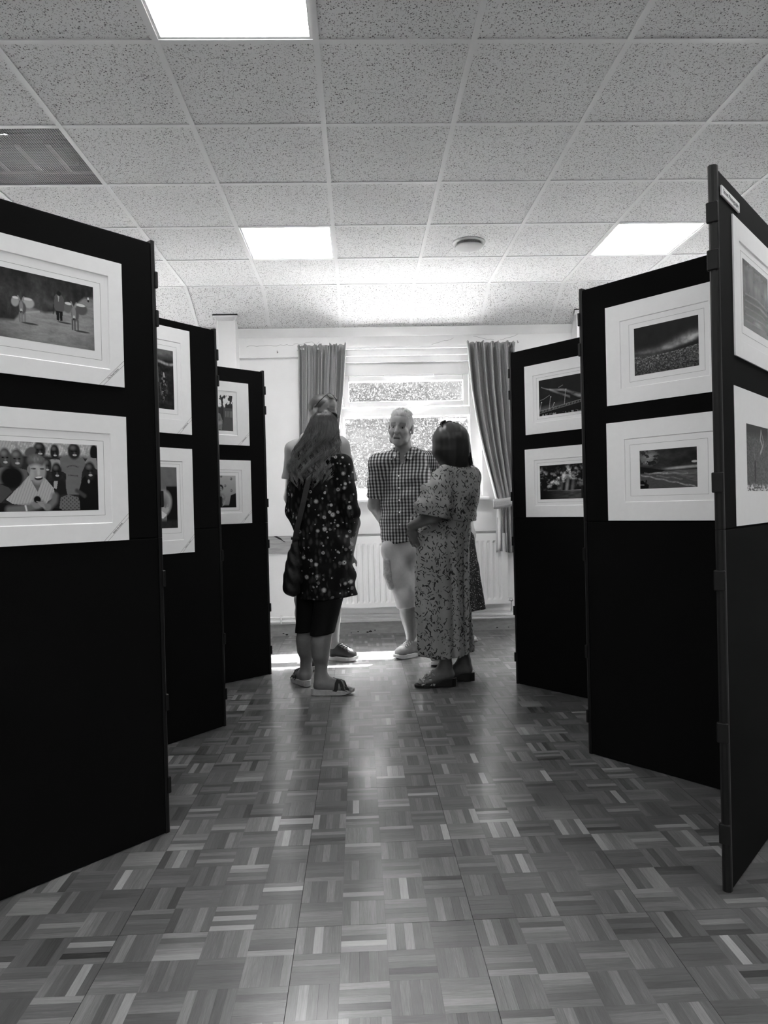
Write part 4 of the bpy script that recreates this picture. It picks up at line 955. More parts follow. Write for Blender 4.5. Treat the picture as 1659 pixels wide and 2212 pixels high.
class Field:
    def __init__(s, lo, hi, step=0.007, fine=None):
        f = fine or (None, None, None)
        s.ax = [axis(lo[i], hi[i], step, f[i]) for i in range(3)]
        s.F = np.full([len(a) for a in s.ax], 0.5, np.float32)
    def sub(s, lo, hi):
        sl = []
        for i in range(3):
            a = max(0, int(np.searchsorted(s.ax[i], lo[i])) - 1); b = min(len(s.ax[i]), int(np.searchsorted(s.ax[i], hi[i])) + 1)
            if b <= a: return None, None
            sl.append(slice(a, b))
        X = s.ax[0][sl[0]][:, None, None]; Y = s.ax[1][sl[1]][None, :, None]; Z = s.ax[2][sl[2]][None, None, :]
        return tuple(sl), (X, Y, Z)
    def put(s, sl, d, k, op):
        a = s.F[sl]
        if op == 'cut': s.F[sl] = smax(a, -d, k)
        elif op == 'int': s.F[sl] = smax(a, d, k)
        else: s.F[sl] = smin(a, d, k)
    def cap(s, p0, p1, r0, r1=None, k=0.01, op='add', flat=False, infl=0.0):
        p0, p1 = A3(p0), A3(p1); r1 = r0 if r1 is None else r1; r0 += infl; r1 += infl
        m = max(r0, r1) + k + 0.03
        sl, G = s.sub(np.minimum(p0, p1) - m, np.maximum(p0, p1) + m)
        if sl is None: return
        d = p1 - p0; L2 = float(d @ d) + 1e-9
        t0 = ((G[0] - p0[0]) * d[0] + (G[1] - p0[1]) * d[1] + (G[2] - p0[2]) * d[2]) / L2; t = np.clip(t0, 0, 1)
        q = np.sqrt((G[0] - p0[0] - t * d[0]) ** 2 + (G[1] - p0[1] - t * d[1]) ** 2 + (G[2] - p0[2] - t * d[2]) ** 2) - (r0 + (r1 - r0) * t)
        if flat:
            rad = np.sqrt((G[0] - p0[0] - t0 * d[0]) ** 2 + (G[1] - p0[1] - t0 * d[1]) ** 2 + (G[2] - p0[2] - t0 * d[2]) ** 2) - (r0 + (r1 - r0) * t)
            q = np.maximum(np.where(t0 < 0.5, q, rad), (t0 - 1) * math.sqrt(L2))
        s.put(sl, q, k, op)
    def ell(s, c, r, R=None, k=0.01, op='add', infl=0.0):
        c = A3(c); r = A3(r) + infl; m = float(r.max()) + k + 0.03
        sl, G = s.sub(c - m, c + m)
        if sl is None: return
        P = [G[0] - c[0], G[1] - c[1], G[2] - c[2]]
        if R is not None: P = [P[0] * R[i][0] + P[1] * R[i][1] + P[2] * R[i][2] for i in range(3)]
        k0 = np.sqrt((P[0] / r[0]) ** 2 + (P[1] / r[1]) ** 2 + (P[2] / r[2]) ** 2) + 1e-6
        k1 = np.sqrt((P[0] / r[0] ** 2) ** 2 + (P[1] / r[1] ** 2) ** 2 + (P[2] / r[2] ** 2) ** 2) + 1e-6
        s.put(sl, k0 * (k0 - 1) / k1, k, op)
    def chain(s, rings, xdir, k=0.012, op='add', infl=0.0, caps=True):
        """rings of (centre, half width along xdir, half depth): a lofted trunk, skirt or sleeve"""
        rings = [(A3(c), a + infl, b + infl) for c, a, b in rings]
        m = max(max(a, b) for _, a, b in rings) + k + 0.03
        C = np.array([c for c, _, _ in rings]); sl, G = s.sub(C.min(0) - m, C.max(0) + m)
        if sl is None: return
        x = vn(A3(xdir)); best = None
        for (c0, a0, b0), (c1, a1, b1) in zip(rings[:-1], rings[1:]):
            d = c1 - c0; L2 = float(d @ d) + 1e-9; L = math.sqrt(L2)
            t0 = ((G[0] - c0[0]) * d[0] + (G[1] - c0[1]) * d[1] + (G[2] - c0[2]) * d[2]) / L2; t = np.clip(t0, 0, 1)
            P = [G[i] - c0[i] - t0 * d[i] for i in range(3)]
            u = P[0] * x[0] + P[1] * x[1] + P[2] * x[2]
            w2 = np.maximum(P[0] ** 2 + P[1] ** 2 + P[2] ** 2 - u ** 2, 0)
            a = a0 + (a1 - a0) * t; b = b0 + (b1 - b0) * t
            over = (t0 - t) * L
            k0 = np.sqrt((u / a) ** 2 + w2 / b ** 2 + (over / np.minimum(a, b)) ** 2) + 1e-6
            q = (k0 - 1) * np.minimum(a, b)
            best = q if best is None else smin(best, q, k)
        s.put(sl, best, k, op)
    def plane(s, p, n, k=0.004):
        """keep the side the normal points away from"""
        p, n = A3(p), vn(n); d = (s.ax[0][:, None, None] - p[0]) * n[0] + (s.ax[1][None, :, None] - p[1]) * n[1] + (s.ax[2][None, None, :] - p[2]) * n[2]
        s.F = smax(s.F, d.astype(np.float32), k)
    def warp(s, fn):
        s.F += fn(s.ax[0][:, None, None], s.ax[1][None, :, None], s.ax[2][None, None, :]).astype(np.float32)
    def top(s, x, y, zmax):
        i = int(np.argmin(abs(s.ax[0] - x))); j = int(np.argmin(abs(s.ax[1] - y))); c = s.F[i, j]; k = np.where((c < 0) & (s.ax[2] < zmax))[0]
        if not len(k): return None
        k = k[-1]; a, b = c[k], c[min(k + 1, len(c) - 1)]; return float(s.ax[2][k] + (s.ax[2][min(k + 1, len(c) - 1)] - s.ax[2][k]) * (a / (a - b) if a != b else 0))
    def verts_faces(s):
        F = s.F; I = F < 0
        n = [q - 1 for q in F.shape]
        c = sum(I[a:a + n[0], b:b + n[1], d:d + n[2]].astype(np.int8) for a in (0, 1) for b in (0, 1) for d in (0, 1))
        act = (c > 0) & (c < 8); ii = np.argwhere(act)
        vid = np.full(act.shape, -1, np.int64); vid[act] = np.arange(len(ii))
        acc = np.zeros((len(ii), 3)); cnt = np.zeros(len(ii))
        cor = {}
        for a in (0, 1):
            for b in (0, 1):
                for d in (0, 1):
                    q = ii + (a, b, d); cor[a, b, d] = (F[q[:, 0], q[:, 1], q[:, 2]], np.stack([s.ax[e][q[:, e]] for e in range(3)], 1))
        for a in cor:
            for e in range(3):
                if a[e]: continue
                b = list(a); b[e] = 1; b = tuple(b)
                fa, pa = cor[a]; fb, pb = cor[b]; m = (fa < 0) != (fb < 0)
                t = np.where(m, fa / np.where(fa == fb, 1, fa - fb), 0)
                acc += np.where(m[:, None], pa + (pb - pa) * t[:, None], 0); cnt += m
        V = acc / np.maximum(cnt, 1)[:, None]
        Q = []
        for e in range(3):
            a, b = [(1, 2), (2, 0), (0, 1)][e]
            S0 = [slice(None)] * 3; S1 = [slice(None)] * 3; S0[e] = slice(0, -1); S1[e] = slice(1, None)
            ch = I[tuple(S0)] != I[tuple(S1)]; w = np.argwhere(ch)
            w = w[(w[:, a] > 0) & (w[:, b] > 0) & (w[:, a] < n[a]) & (w[:, b] < n[b])]
            ins = I[w[:, 0], w[:, 1], w[:, 2]]
            def cell(da, db):
                q = w.copy(); q[:, a] -= da; q[:, b] -= db; return vid[q[:, 0], q[:, 1], q[:, 2]]
            quad = np.stack([cell(1, 1), cell(0, 1), cell(0, 0), cell(1, 0)], 1)
            Q.append(np.where(ins[:, None], quad, quad[:, ::-1]))
        Q = np.concatenate(Q); Q = Q[(Q >= 0).all(1)]
        return V, Q
    def mesh(s, name, mt, parent, org=(0, 0, 0), smooth=1, pat=None, col=None):
        V, Q = s.verts_faces()
        if smooth:
            for _ in range(smooth):
                acc = np.zeros_like(V); cn = np.zeros(len(V))
                for a in range(4):
                    for b in (1, 3):
                        np.add.at(acc, Q[:, a], V[Q[:, (a + b) % 4]]); np.add.at(cn, Q[:, a], 1)
                V = V * 0.5 + 0.5 * acc / np.maximum(cn, 1)[:, None]
        me = quad_mesh(name, V - A3(org), Q)
        me.polygons.foreach_set('use_smooth', np.ones(len(Q), bool))
        if pat is not None:
            g = me.attributes.new('pat', 'FLOAT_VECTOR', 'POINT'); g.data.foreach_set('vector', pat(V).astype(np.float32).ravel())
        if col is not None:
            g = me.attributes.new('tone', 'FLOAT', 'POINT'); g.data.foreach_set('value', col(V).astype(np.float32))
        me.materials.append(mt)
        return link(name, me, parent)

def smin(a, b, k):
    h = np.clip(0.5 + 0.5 * (b - a) / k, 0, 1); return b + (a - b) * h - k * h * (1 - h)
def smax(a, b, k): return -smin(-a, -b, k)

def frame(fwd_, up_=(0, 0, 1)):
    """rows: side (subject's left to right as seen from behind), forward, up"""
    f = vn(fwd_); r_ = vn(np.cross(f, A3(up_))); u = np.cross(r_, f); return np.array([r_, f, u])

def head_parts(F, c, R, s=1.0, ears=True, face=True, infl=0.0, mouth_open=0.0):
    """c: centre of the skull; R rows = right, forward, up"""
    def W(x, y, z): return A3(c) + s * (R[0] * x + R[1] * y + R[2] * z)
    def E(p, r, k=0.012, op='add', RR=None): F.ell(W(*p), A3(r) * s, R if RR is None else RR, k, op, infl)
    E((0, -0.012, 0.030), (0.074, 0.096, 0.084))
    E((0, 0.030, -0.040), (0.060, 0.068, 0.080), 0.025)
    if not face: return W
    E((0, 0.050, 0.045), (0.055, 0.045, 0.045), 0.02)
    E((0, 0.070, -0.098), (0.024, 0.022, 0.020), 0.022)
    for sg in (-1, 1):
        F.cap(W(sg * 0.014, 0.086, 0.024), W(sg * 0.046, 0.072, 0.022), 0.0085 * s, 0.007 * s, 0.012)
        E((sg * 0.043, 0.062, -0.026), (0.022, 0.020, 0.020), 0.02)
        E((sg * 0.032, 0.103, 0.002), (0.0165, 0.018, 0.0115), 0.008, 'cut')
        F.cap(W(sg * 0.020, 0.0805, 0.0105), W(sg * 0.044, 0.073, 0.008), 0.0048 * s, None, 0.004)
        F.cap(W(sg * 0.020, 0.0795, -0.006), W(sg * 0.043, 0.072, -0.006), 0.0040 * s, None, 0.005)
        F.cap(W(sg * 0.046, 0.035, -0.085), W(sg * 0.058, -0.005, -0.045), 0.016 * s, None, 0.02)
        F.ell(W(sg * 0.011, 0.099, -0.030), A3((0.0085, 0.010, 0.008)) * s, R, 0.006)
        F.cap(W(sg * 0.018, 0.094, -0.034), W(sg * 0.030, 0.078, -0.062), 0.0035 * s, 0.003 * s, 0.012, 'cut')
        if ears:
            a = 0.25; RR = np.array([R[0], R[1] * math.cos(a) + R[2] * math.sin(a), -R[1] * math.sin(a) + R[2] * math.cos(a)])
            F.ell(W(sg * 0.079, -0.008, -0.004), A3((0.009, 0.019, 0.033)) * s, RR, 0.006)
            F.ell(W(sg * 0.090, -0.003, 0.000), A3((0.008, 0.011, 0.021)) * s, RR, 0.004, 'cut')
    F.cap(W(0, 0.090, 0.014), W(0, 0.113, -0.026), 0.0085 * s, 0.0105 * s, 0.010)
    F.ell(W(0, 0.108, -0.030), A3((0.0105, 0.010, 0.009)) * s, R, 0.008)
    F.cap(W(-0.019, 0.084, -0.060), W(0.019, 0.084, -0.060), 0.0062 * s, None, 0.008)
    F.cap(W(-0.016, 0.084, -0.074 - mouth_open), W(0.016, 0.084, -0.074 - mouth_open), 0.0065 * s, None, 0.008)
    F.cap(W(-0.014, 0.096, -0.067 - mouth_open * 0.5), W(0.014, 0.096, -0.067 - mouth_open * 0.5), (0.0045 + mouth_open * 0.6) * s, None, 0.004, 'cut')
    return W

def hand(F, wrist, direction, palm_n, s=1.0, curl=0.35, infl=0.0):
    """palm, four fingers of different length and a thumb from the side of the palm"""
    d = vn(direction); n = vn(A3(palm_n) - d * (A3(palm_n) @ d)); sd = np.cross(d, n); w = A3(wrist)
    R = np.array([sd, n, d])
    F.ell(w + d * 0.048 * s, A3((0.040, 0.016, 0.052)) * s, R, 0.012)
    for q, (off, L) in enumerate(((-0.030, 0.068), (-0.010, 0.078), (0.010, 0.073), (0.029, 0.058))):
        p = w + (d * 0.088 + sd * off) * s; a = 0.0
        for seg in (0.45, 0.32, 0.26):
            a += curl; e = p + (d * math.cos(a) + n * math.sin(a)) * L * seg * s
            F.cap(p, e, 0.0088 * s, 0.0078 * s, 0.004); p = e
    p = w + (d * 0.028 - sd * 0.030) * s; e = p + (d * 0.55 - sd * 0.5 + n * 0.3) * 0.048 * s; F.cap(p, e, 0.0125 * s, 0.0100 * s, 0.010)
    F.cap(e, e + (d * 0.85 + n * 0.35) * 0.034 * s, 0.0100 * s, 0.0082 * s, 0.004)

def skin_shader(base):
    def ex(nt, P):
        at = _n(nt, 'ShaderNodeAttribute', attribute_name='tone')
        ge = _n(nt, 'ShaderNodeNewGeometry'); nz = _n(nt, 'ShaderNodeTexNoise', Scale=55.0, Detail=4.0); nt.links.new(ge.outputs['Position'], nz.inputs['Vector'])
        v = math_node(nt, 'MULTIPLY', math_node(nt, 'MULTIPLY_ADD', nz.outputs['Fac'], 0.3, 0.85), base)
        v = math_node(nt, 'MULTIPLY', v, at.outputs['Fac']); nt.links.new(v, P.inputs['Base Color'])
        bp = _n(nt, 'ShaderNodeBump', Strength=0.25, Distance=0.002); nt.links.new(nz.outputs['Fac'], bp.inputs['Height']); nt.links.new(bp.outputs[0], P.inputs['Normal'])
    return ex
def skin(name, base): return mat(name, base, 0.5, 0.35, extra=skin_shader(base))
def ones(V): return np.ones(len(V))
def near(V, p, r): return np.clip(1 - np.linalg.norm(V - A3(p), axis=1) / r, 0, 1)
def near_seg(V, a, b, r):
    a, b = A3(a), A3(b); d = b - a; t = np.clip(((V - a) @ d) / (d @ d), 0, 1); return np.clip(1 - np.linalg.norm(V - a - t[:, None] * d, axis=1) / r, 0, 1)

def around(c0, c1, zero, rad):
    """pattern coordinates wrapped about the axis c0-c1, u = 0 facing 'zero'"""
    c0, c1 = A3(c0), A3(c1); d = vn(c1 - c0); z = A3(zero); z = vn(z - d * (z @ d)); x = np.cross(d, z)
    def f(V):
        P = V - c0; a = np.arctan2(P @ x, P @ z); return np.stack([a * rad, P @ d, np.zeros(len(V))], 1)
    return f

def wrapped(c, side, front, d0):
    """pattern coordinates laid flat on the front and running on round the sides"""
    c, sv, fv = A3(c), vn(side), vn(front)
    def f(V):
        P = V - c; s_ = P @ sv; d = P @ fv; return np.stack([s_ + np.sign(s_) * np.maximum(0, -d) * 0.9, P[:, 2], np.zeros(len(V))], 1)
    return f

def strands(name, mt, parent, curves, r0, org, n=4, taper=0.35, tip=None):
    V, Q, tn = [], [], []
    for c in curves:
        c = np.asarray(c); k = len(c); b = len(V) and sum(len(v) for v in V)
        t = np.gradient(c, axis=0); t /= np.linalg.norm(t, axis=1, keepdims=True) + 1e-9
        ref = np.array([0.3, 0.5, 0.81]); a = np.cross(t, ref); a /= np.linalg.norm(a, axis=1, keepdims=True) + 1e-9; bb = np.cross(t, a)
        rr = r0 * (1 - (1 - taper) * np.linspace(0, 1, k) ** 2)
        an = np.arange(n) * 2 * np.pi / n
        ring = c[:, None, :] + rr[:, None, None] * (np.cos(an)[None, :, None] * a[:, None, :] + np.sin(an)[None, :, None] * bb[:, None, :])
        V.append(ring.reshape(-1, 3)); tn.append(np.repeat(np.linspace(*(tip or (1, 1)), k), n))
        i = np.arange(k - 1)[:, None] * n; j = np.arange(n)[None, :]
        Q.append((np.stack([i + j, i + (j + 1) % n, i + n + (j + 1) % n, i + n + j], -1).reshape(-1, 4)) + b)
    me = quad_mesh(name, np.concatenate(V) - A3(org), np.concatenate(Q)); me.polygons.foreach_set('use_smooth', np.ones(len(me.polygons), bool))
    g = me.attributes.new('tone', 'FLOAT', 'POINT'); g.data.foreach_set('value', np.concatenate(tn).astype(np.float32))
    me.materials.append(mt); return link(name, me, parent)

def hair_mat(name, val, rough=0.35, trans=0.35, var=0.3, attr=False):
    Mx = bpy.data.materials.new(name); Mx.use_nodes = True; nt = Mx.node_tree; P = nt.nodes['Principled BSDF']; o = nt.nodes['Material Output']
    ge = _n(nt, 'ShaderNodeNewGeometry'); mp = _n(nt, 'ShaderNodeMapping'); mp.inputs['Scale'].default_value = (1, 1, 0.15); nt.links.new(ge.outputs['Position'], mp.inputs['Vector'])
    nz = _n(nt, 'ShaderNodeTexNoise', Scale=90.0, Detail=3.0); nt.links.new(mp.outputs[0], nz.inputs['Vector'])
    v = math_node(nt, 'MULTIPLY', math_node(nt, 'MULTIPLY_ADD', nz.outputs['Fac'], var * 4, 1 - var * 2), val)
    if attr:
        at = _n(nt, 'ShaderNodeAttribute', attribute_name='tone'); v = math_node(nt, 'MULTIPLY', v, at.outputs['Fac'])
    nt.links.new(v, P.inputs['Base Color'])
    P.inputs['Roughness'].default_value = rough; P.inputs['Specular IOR Level'].default_value = 0.5
    tr = _n(nt, 'ShaderNodeBsdfTranslucent'); nt.links.new(v, tr.inputs[0]); mx = _n(nt, 'ShaderNodeMixShader'); mx.inputs[0].default_value = trans
    nt.links.new(P.outputs[0], mx.inputs[1]); nt.links.new(tr.outputs[0], mx.inputs[2]); nt.links.new(mx.outputs[0], o.inputs[0]); return Mx

def check_cloth(nt, P):
    at = _n(nt, 'ShaderNodeAttribute', attribute_name='pat'); sp = _n(nt, 'ShaderNodeSeparateXYZ'); nt.links.new(at.outputs['Vector'], sp.inputs[0])
    def stripe(o, per):
        s_ = math_node(nt, 'SINE', math_node(nt, 'MULTIPLY', o, 2 * math.pi / per)); return math_node(nt, 'MULTIPLY_ADD', s_, 2.2, 0.5, True)
    a = stripe(sp.outputs[0], 0.0232); b = stripe(sp.outputs[1], 0.0232)
    t = math_node(nt, 'ADD', math_node(nt, 'MULTIPLY', a, 0.66), math_node(nt, 'MULTIPLY', b, 0.34))
    cr = _n(nt, 'ShaderNodeValToRGB'); nt.links.new(t, cr.inputs[0]); cr.color_ramp.elements[0].color = g3(0.02); cr.color_ramp.elements[1].color = g3(0.42); e = cr.color_ramp.elements.new(0.5); e.color = g3(0.10)
    nt.links.new(cr.outputs[0], P.inputs['Base Color'])

def flower_cloth(scale, base, petal, leafv, dense=0.45):
    """scattered ringed blossoms with dark centres over a dark leafy ground"""
    def ex(nt, P):
        at = _n(nt, 'ShaderNodeAttribute', attribute_name='pat')
        nz = _n(nt, 'ShaderNodeTexNoise', Scale=scale * 2.2, Detail=2.0); nt.links.new(at.outputs['Vector'], nz.inputs['Vector'])
        ad = _n(nt, 'ShaderNodeMixRGB', blend_type='ADD'); ad.inputs[0].default_value = 0.16 / scale; nt.links.new(at.outputs['Vector'], ad.inputs[1]); nt.links.new(nz.outputs['Color'], ad.inputs[2])
        # leaf shapes
        mp = _n(nt, 'ShaderNodeMapping'); mp.inputs['Rotation'].default_value = (0, 0, 0.7); mp.inputs['Scale'].default_value = (1.0, 0.45, 1); nt.links.new(ad.outputs[0], mp.inputs['Vector'])
        vl = _n(nt, 'ShaderNodeTexVoronoi', Scale=scale * 1.7); nt.links.new(mp.outputs[0], vl.inputs['Vector'])
        lf = math_node(nt, 'MULTIPLY_ADD', vl.outputs['Distance'], -3.5, 1.7, True)
        c = _n(nt, 'ShaderNodeMixRGB'); nt.links.new(lf, c.inputs[0]); c.inputs[1].default_value = g3(base); c.inputs[2].default_value = g3(leafv)
        cur = c.outputs[0]
        for sc, thr, R1, R2, R0, pv in ((scale, 1 - dense, 0.40, 0.24, 0.10, petal * 0.28), (scale, 1 - dense, 0.26, 0.20, 0.085, petal), (scale * 1.75, 0.72, 0.26, 0.2, 0.07, petal * 0.8)):
            vo = _n(nt, 'ShaderNodeTexVoronoi', Scale=sc, Randomness=0.85); nt.links.new(ad.outputs[0], vo.inputs['Vector'])
            sc_ = _n(nt, 'ShaderNodeSeparateColor'); nt.links.new(vo.outputs['Color'], sc_.inputs[0])
            on = math_node(nt, 'GREATER_THAN', sc_.outputs[0], thr)
            din = math_node(nt, 'LESS_THAN', vo.outputs['Distance'], math_node(nt, 'MULTIPLY_ADD', sc_.outputs[1], R1 - R2, R2)); hol = math_node(nt, 'GREATER_THAN', vo.outputs['Distance'], R0)
            mk = math_node(nt, 'MULTIPLY', on, math_node(nt, 'MULTIPLY', din, hol))
            mx = _n(nt, 'ShaderNodeMixRGB'); nt.links.new(mk, mx.inputs[0]); nt.links.new(cur, mx.inputs[1]); mx.inputs[2].default_value = g3(pv); cur = mx.outputs[0]
        nt.links.new(cur, P.inputs['Base Color'])
    return ex

def leaf_cloth(nt, P):
    """mid-grey cloth printed all over with dark slim leaves"""
    at = _n(nt, 'ShaderNodeAttribute', attribute_name='pat'); tot = None
    nz = _n(nt, 'ShaderNodeTexNoise', Scale=16.0, Detail=2.0); nt.links.new(at.outputs['Vector'], nz.inputs['Vector'])
    ad = _n(nt, 'ShaderNodeMixRGB', blend_type='ADD'); ad.inputs[0].default_value = 0.055; nt.links.new(at.outputs['Vector'], ad.inputs[1]); nt.links.new(nz.outputs['Color'], ad.inputs[2])
    for rot, sc, thr, st in ((0.6, 38.0, 0.15, 0.22), (-0.75, 40.0, 0.18, 0.22), (0.1, 46.0, 0.35, 0.26), (1.2, 50.0, 0.45, 0.30), (-0.3, 52.0, 0.4, 0.25)):
        mp = _n(nt, 'ShaderNodeMapping'); mp.inputs['Rotation'].default_value = (0, 0, rot); mp.inputs['Location'].default_value = (rot * 3, rot * 5, rot); nt.links.new(ad.outputs[0], mp.inputs['Vector'])
        m2 = _n(nt, 'ShaderNodeMapping'); m2.inputs['Scale'].default_value = (1.7, st * 1.7, 1); nt.links.new(mp.outputs[0], m2.inputs['Vector'])
        vo = _n(nt, 'ShaderNodeTexVoronoi', Scale=sc); nt.links.new(m2.outputs[0], vo.inputs['Vector'])
        sp = _n(nt, 'ShaderNodeSeparateColor'); nt.links.new(vo.outputs['Color'], sp.inputs[0])
        a = math_node(nt, 'MULTIPLY', math_node(nt, 'GREATER_THAN', sp.outputs[0], thr), math_node(nt, 'LESS_THAN', vo.outputs['Distance'], 0.24))
        tot = a if tot is None else math_node(nt, 'MAXIMUM', tot, a)
    mx = _n(nt, 'ShaderNodeMixRGB'); nt.links.new(tot, mx.inputs[0]); mx.inputs[1].default_value = g3(0.26); mx.inputs[2].default_value = g3(0.03); nt.links.new(mx.outputs[0], P.inputs['Base Color'])

def sunglasses(name, label, c, R, s=1.0, arms=(True, True), lens=0.02):
    """pushed up on a head: c centre of the bridge, R rows = right, forward, up of the glasses"""
    t = thing(name, label, 'sunglasses', tuple(c))
    Wf = lambda x, y, z: s * (R[0] * x + R[1] * y + R[2] * z)
    lm = mat('tinted_lens', lens, 0.08, 0.8)
    for sg in (-1, 1):
        ring = [Wf(sg * 0.034 + 0.028 * math.cos(a), -0.006 * ((0.034 + 0.028 * math.cos(a) * sg) / 0.06) ** 2 * 2, 0.019 * math.sin(a)) for a in np.linspace(0, 2 * math.pi, 22)]
        MB().tube(ring, 0.0022 * s, 6, caps=False).build('rim', M['black_plastic'], t, smooth=True)
        m = MB(); cen = sum((Vector(p) for p in ring[:-1]), Vector()) / 21
        for off in (0.0008, -0.0008): m.add([tuple(cen + Vector(R[1]) * (0.003 + off))] + [tuple(Vector(p) + Vector(R[1]) * off) for p in ring[:-1]], [(0, q + 1, (q + 1) % 21 + 1) for q in range(21)])
        m.build('lens', lm, t, smooth=True)
        if arms[0 if sg < 0 else 1]:
            MB().tube([Wf(sg * 0.062, -0.010, 0.006), Wf(sg * 0.073, -0.025, 0.004), Wf(sg * 0.079, -0.07, -0.002), Wf(sg * 0.078, -0.12, -0.012), Wf(sg * 0.074, -0.14, -0.035)], [0.0035 * s, 0.0032 * s, 0.003 * s, 0.003 * s, 0.0035 * s], 6).build('arm', M['black_plastic'], t, smooth=True)
    MB().tube([Wf(-0.008, -0.001, 0.004), Wf(0, 0.002, 0.006), Wf(0.008, -0.001, 0.004)], 0.002 * s, 6).build('bridge', M['black_plastic'], t, smooth=True)
    return t

def sole_outline(heel, toe, wd, n=26):
    h, t = np.array(heel), np.array(toe); d = (t - h); L = np.linalg.norm(d); d /= L; sd = np.array([-d[1], d[0]])
    pts = []
    for q in range(n):
        a = 2 * math.pi * q / n; u = 0.5 - 0.5 * math.cos(a); w_ = wd * (0.36 + 0.17 * np.clip((u - 0.3) / 0.4, 0, 1)) * min(1, math.sqrt(max(0, 1 - (2 * u - 1) ** 4)) + 0.02)
        pts.append(h + d * L * u + sd * w_ * (1 if a < math.pi else -1))
    return pts
def sole(name, mt, parent, heel, toe, wd, prof, org, bev=0.003):
    """prof: list of (u along foot, bottom z, top z)"""
    P_ = sole_outline(heel, toe, wd); h, t = np.array(heel), np.array(toe); d = (t - h) / np.dot(t - h, t - h)
    us = [p[0] for p in prof]; v0, v1 = [], []
    for p in P_:
        u = float(np.clip((p - h) @ d, 0, 1)); v0.append((p[0] - org[0], p[1] - org[1], np.interp(u, us, [q[1] for q in prof]) - org[2])); v1.append((p[0] - org[0], p[1] - org[1], np.interp(u, us, [q[2] for q in prof]) - org[2]))
    n = len(P_); half = n // 2
    m = MB(); f = [(i, (i + 1) % n, (i + 1) % n + n, i + n) for i in range(n)]
    for i in range(half): f.append((i, i + 1, (n - i - 1) % n, (n - i) % n)); f.append((n + i, n + (n - i) % n, n + (n - i - 1) % n, n + i + 1))
    f = [q for q in f if len(set(q)) == len(q)] + [tuple(dict.fromkeys(q)) for q in f if len(set(q)) == 3]
    return m.add(v0 + v1, f).build(name, mt, parent, bevel=bev)

# ================================================================== PEOPLE
def leg(F, hip, knee, ankle, r=(0.085, 0.058, 0.036), calf=0.058, back=(0, 0, 0), infl=0.0, k=0.02):
    F.cap(hip, knee, r[0], r[1], k, infl=infl); F.cap(knee, ankle, r[1] * 0.92, r[2], k, infl=infl)
    c = A3(knee) * 0.66 + A3(ankle) * 0.34 + A3(back) * 0.018
    F.cap(c + (A3(knee) - A3(ankle)) * 0.10, c - (A3(knee) - A3(ankle)) * 0.12, calf, calf * 0.85, 0.03, infl=infl)
def arm(F, sh, el, wr, r=(0.052, 0.042, 0.028), infl=0.0, k=0.015):
    F.cap(sh, el, r[0], r[1], k, infl=infl); F.cap(el, wr, r[1] * 0.98, r[2], k, infl=infl)
def foot(F, ankle, heel, toe, h=0.06, w=0.036):
    a = A3(ankle); hl = A3((*heel, 0.0)); t = A3((*toe, 0.0)); d = vn(t - hl)
    F.cap(a, hl + d * 0.045 + (0, 0, h * 0.75), 0.038, 0.034, 0.02)
    F.cap(hl + d * 0.035 + (0, 0, h * 0.62), t - d * 0.075 + (0, 0, h * 0.5), 0.032, w, 0.02); F.cap(a + d * 0.02 - (0, 0, 0.02), t - d * 0.08 + (0, 0, h * 0.55), 0.032, 0.028, 0.025)
    sd = np.array([-d[1], d[0], 0])
    for q, (o, L, r) in enumerate(((-0.028, 0.0, 0.0105), (-0.010, 0.006, 0.0095), (0.006, 0.004, 0.009), (0.021, -0.006, 0.009), (0.034, -0.018, 0.0085))):
        F.cap(t - d * 0.07 + sd * o + (0, 0, h * 0.45), t - d * (0.012 - L) + sd * o + (0, 0, h * 0.30), r + 0.004, r, 0.006)

def shod(F, ankle, heel, toe):
    hl = A3((*heel, 0.0)); t = A3((*toe, 0.0)); d = vn(t - hl)
    F.cap(ankle, hl + d * 0.05 + (0, 0, 0.055), 0.034, 0.028, 0.01); F.cap(hl + d * 0.05 + (0, 0, 0.05), t - d * 0.07 + (0, 0, 0.04), 0.026, 0.022, 0.01)

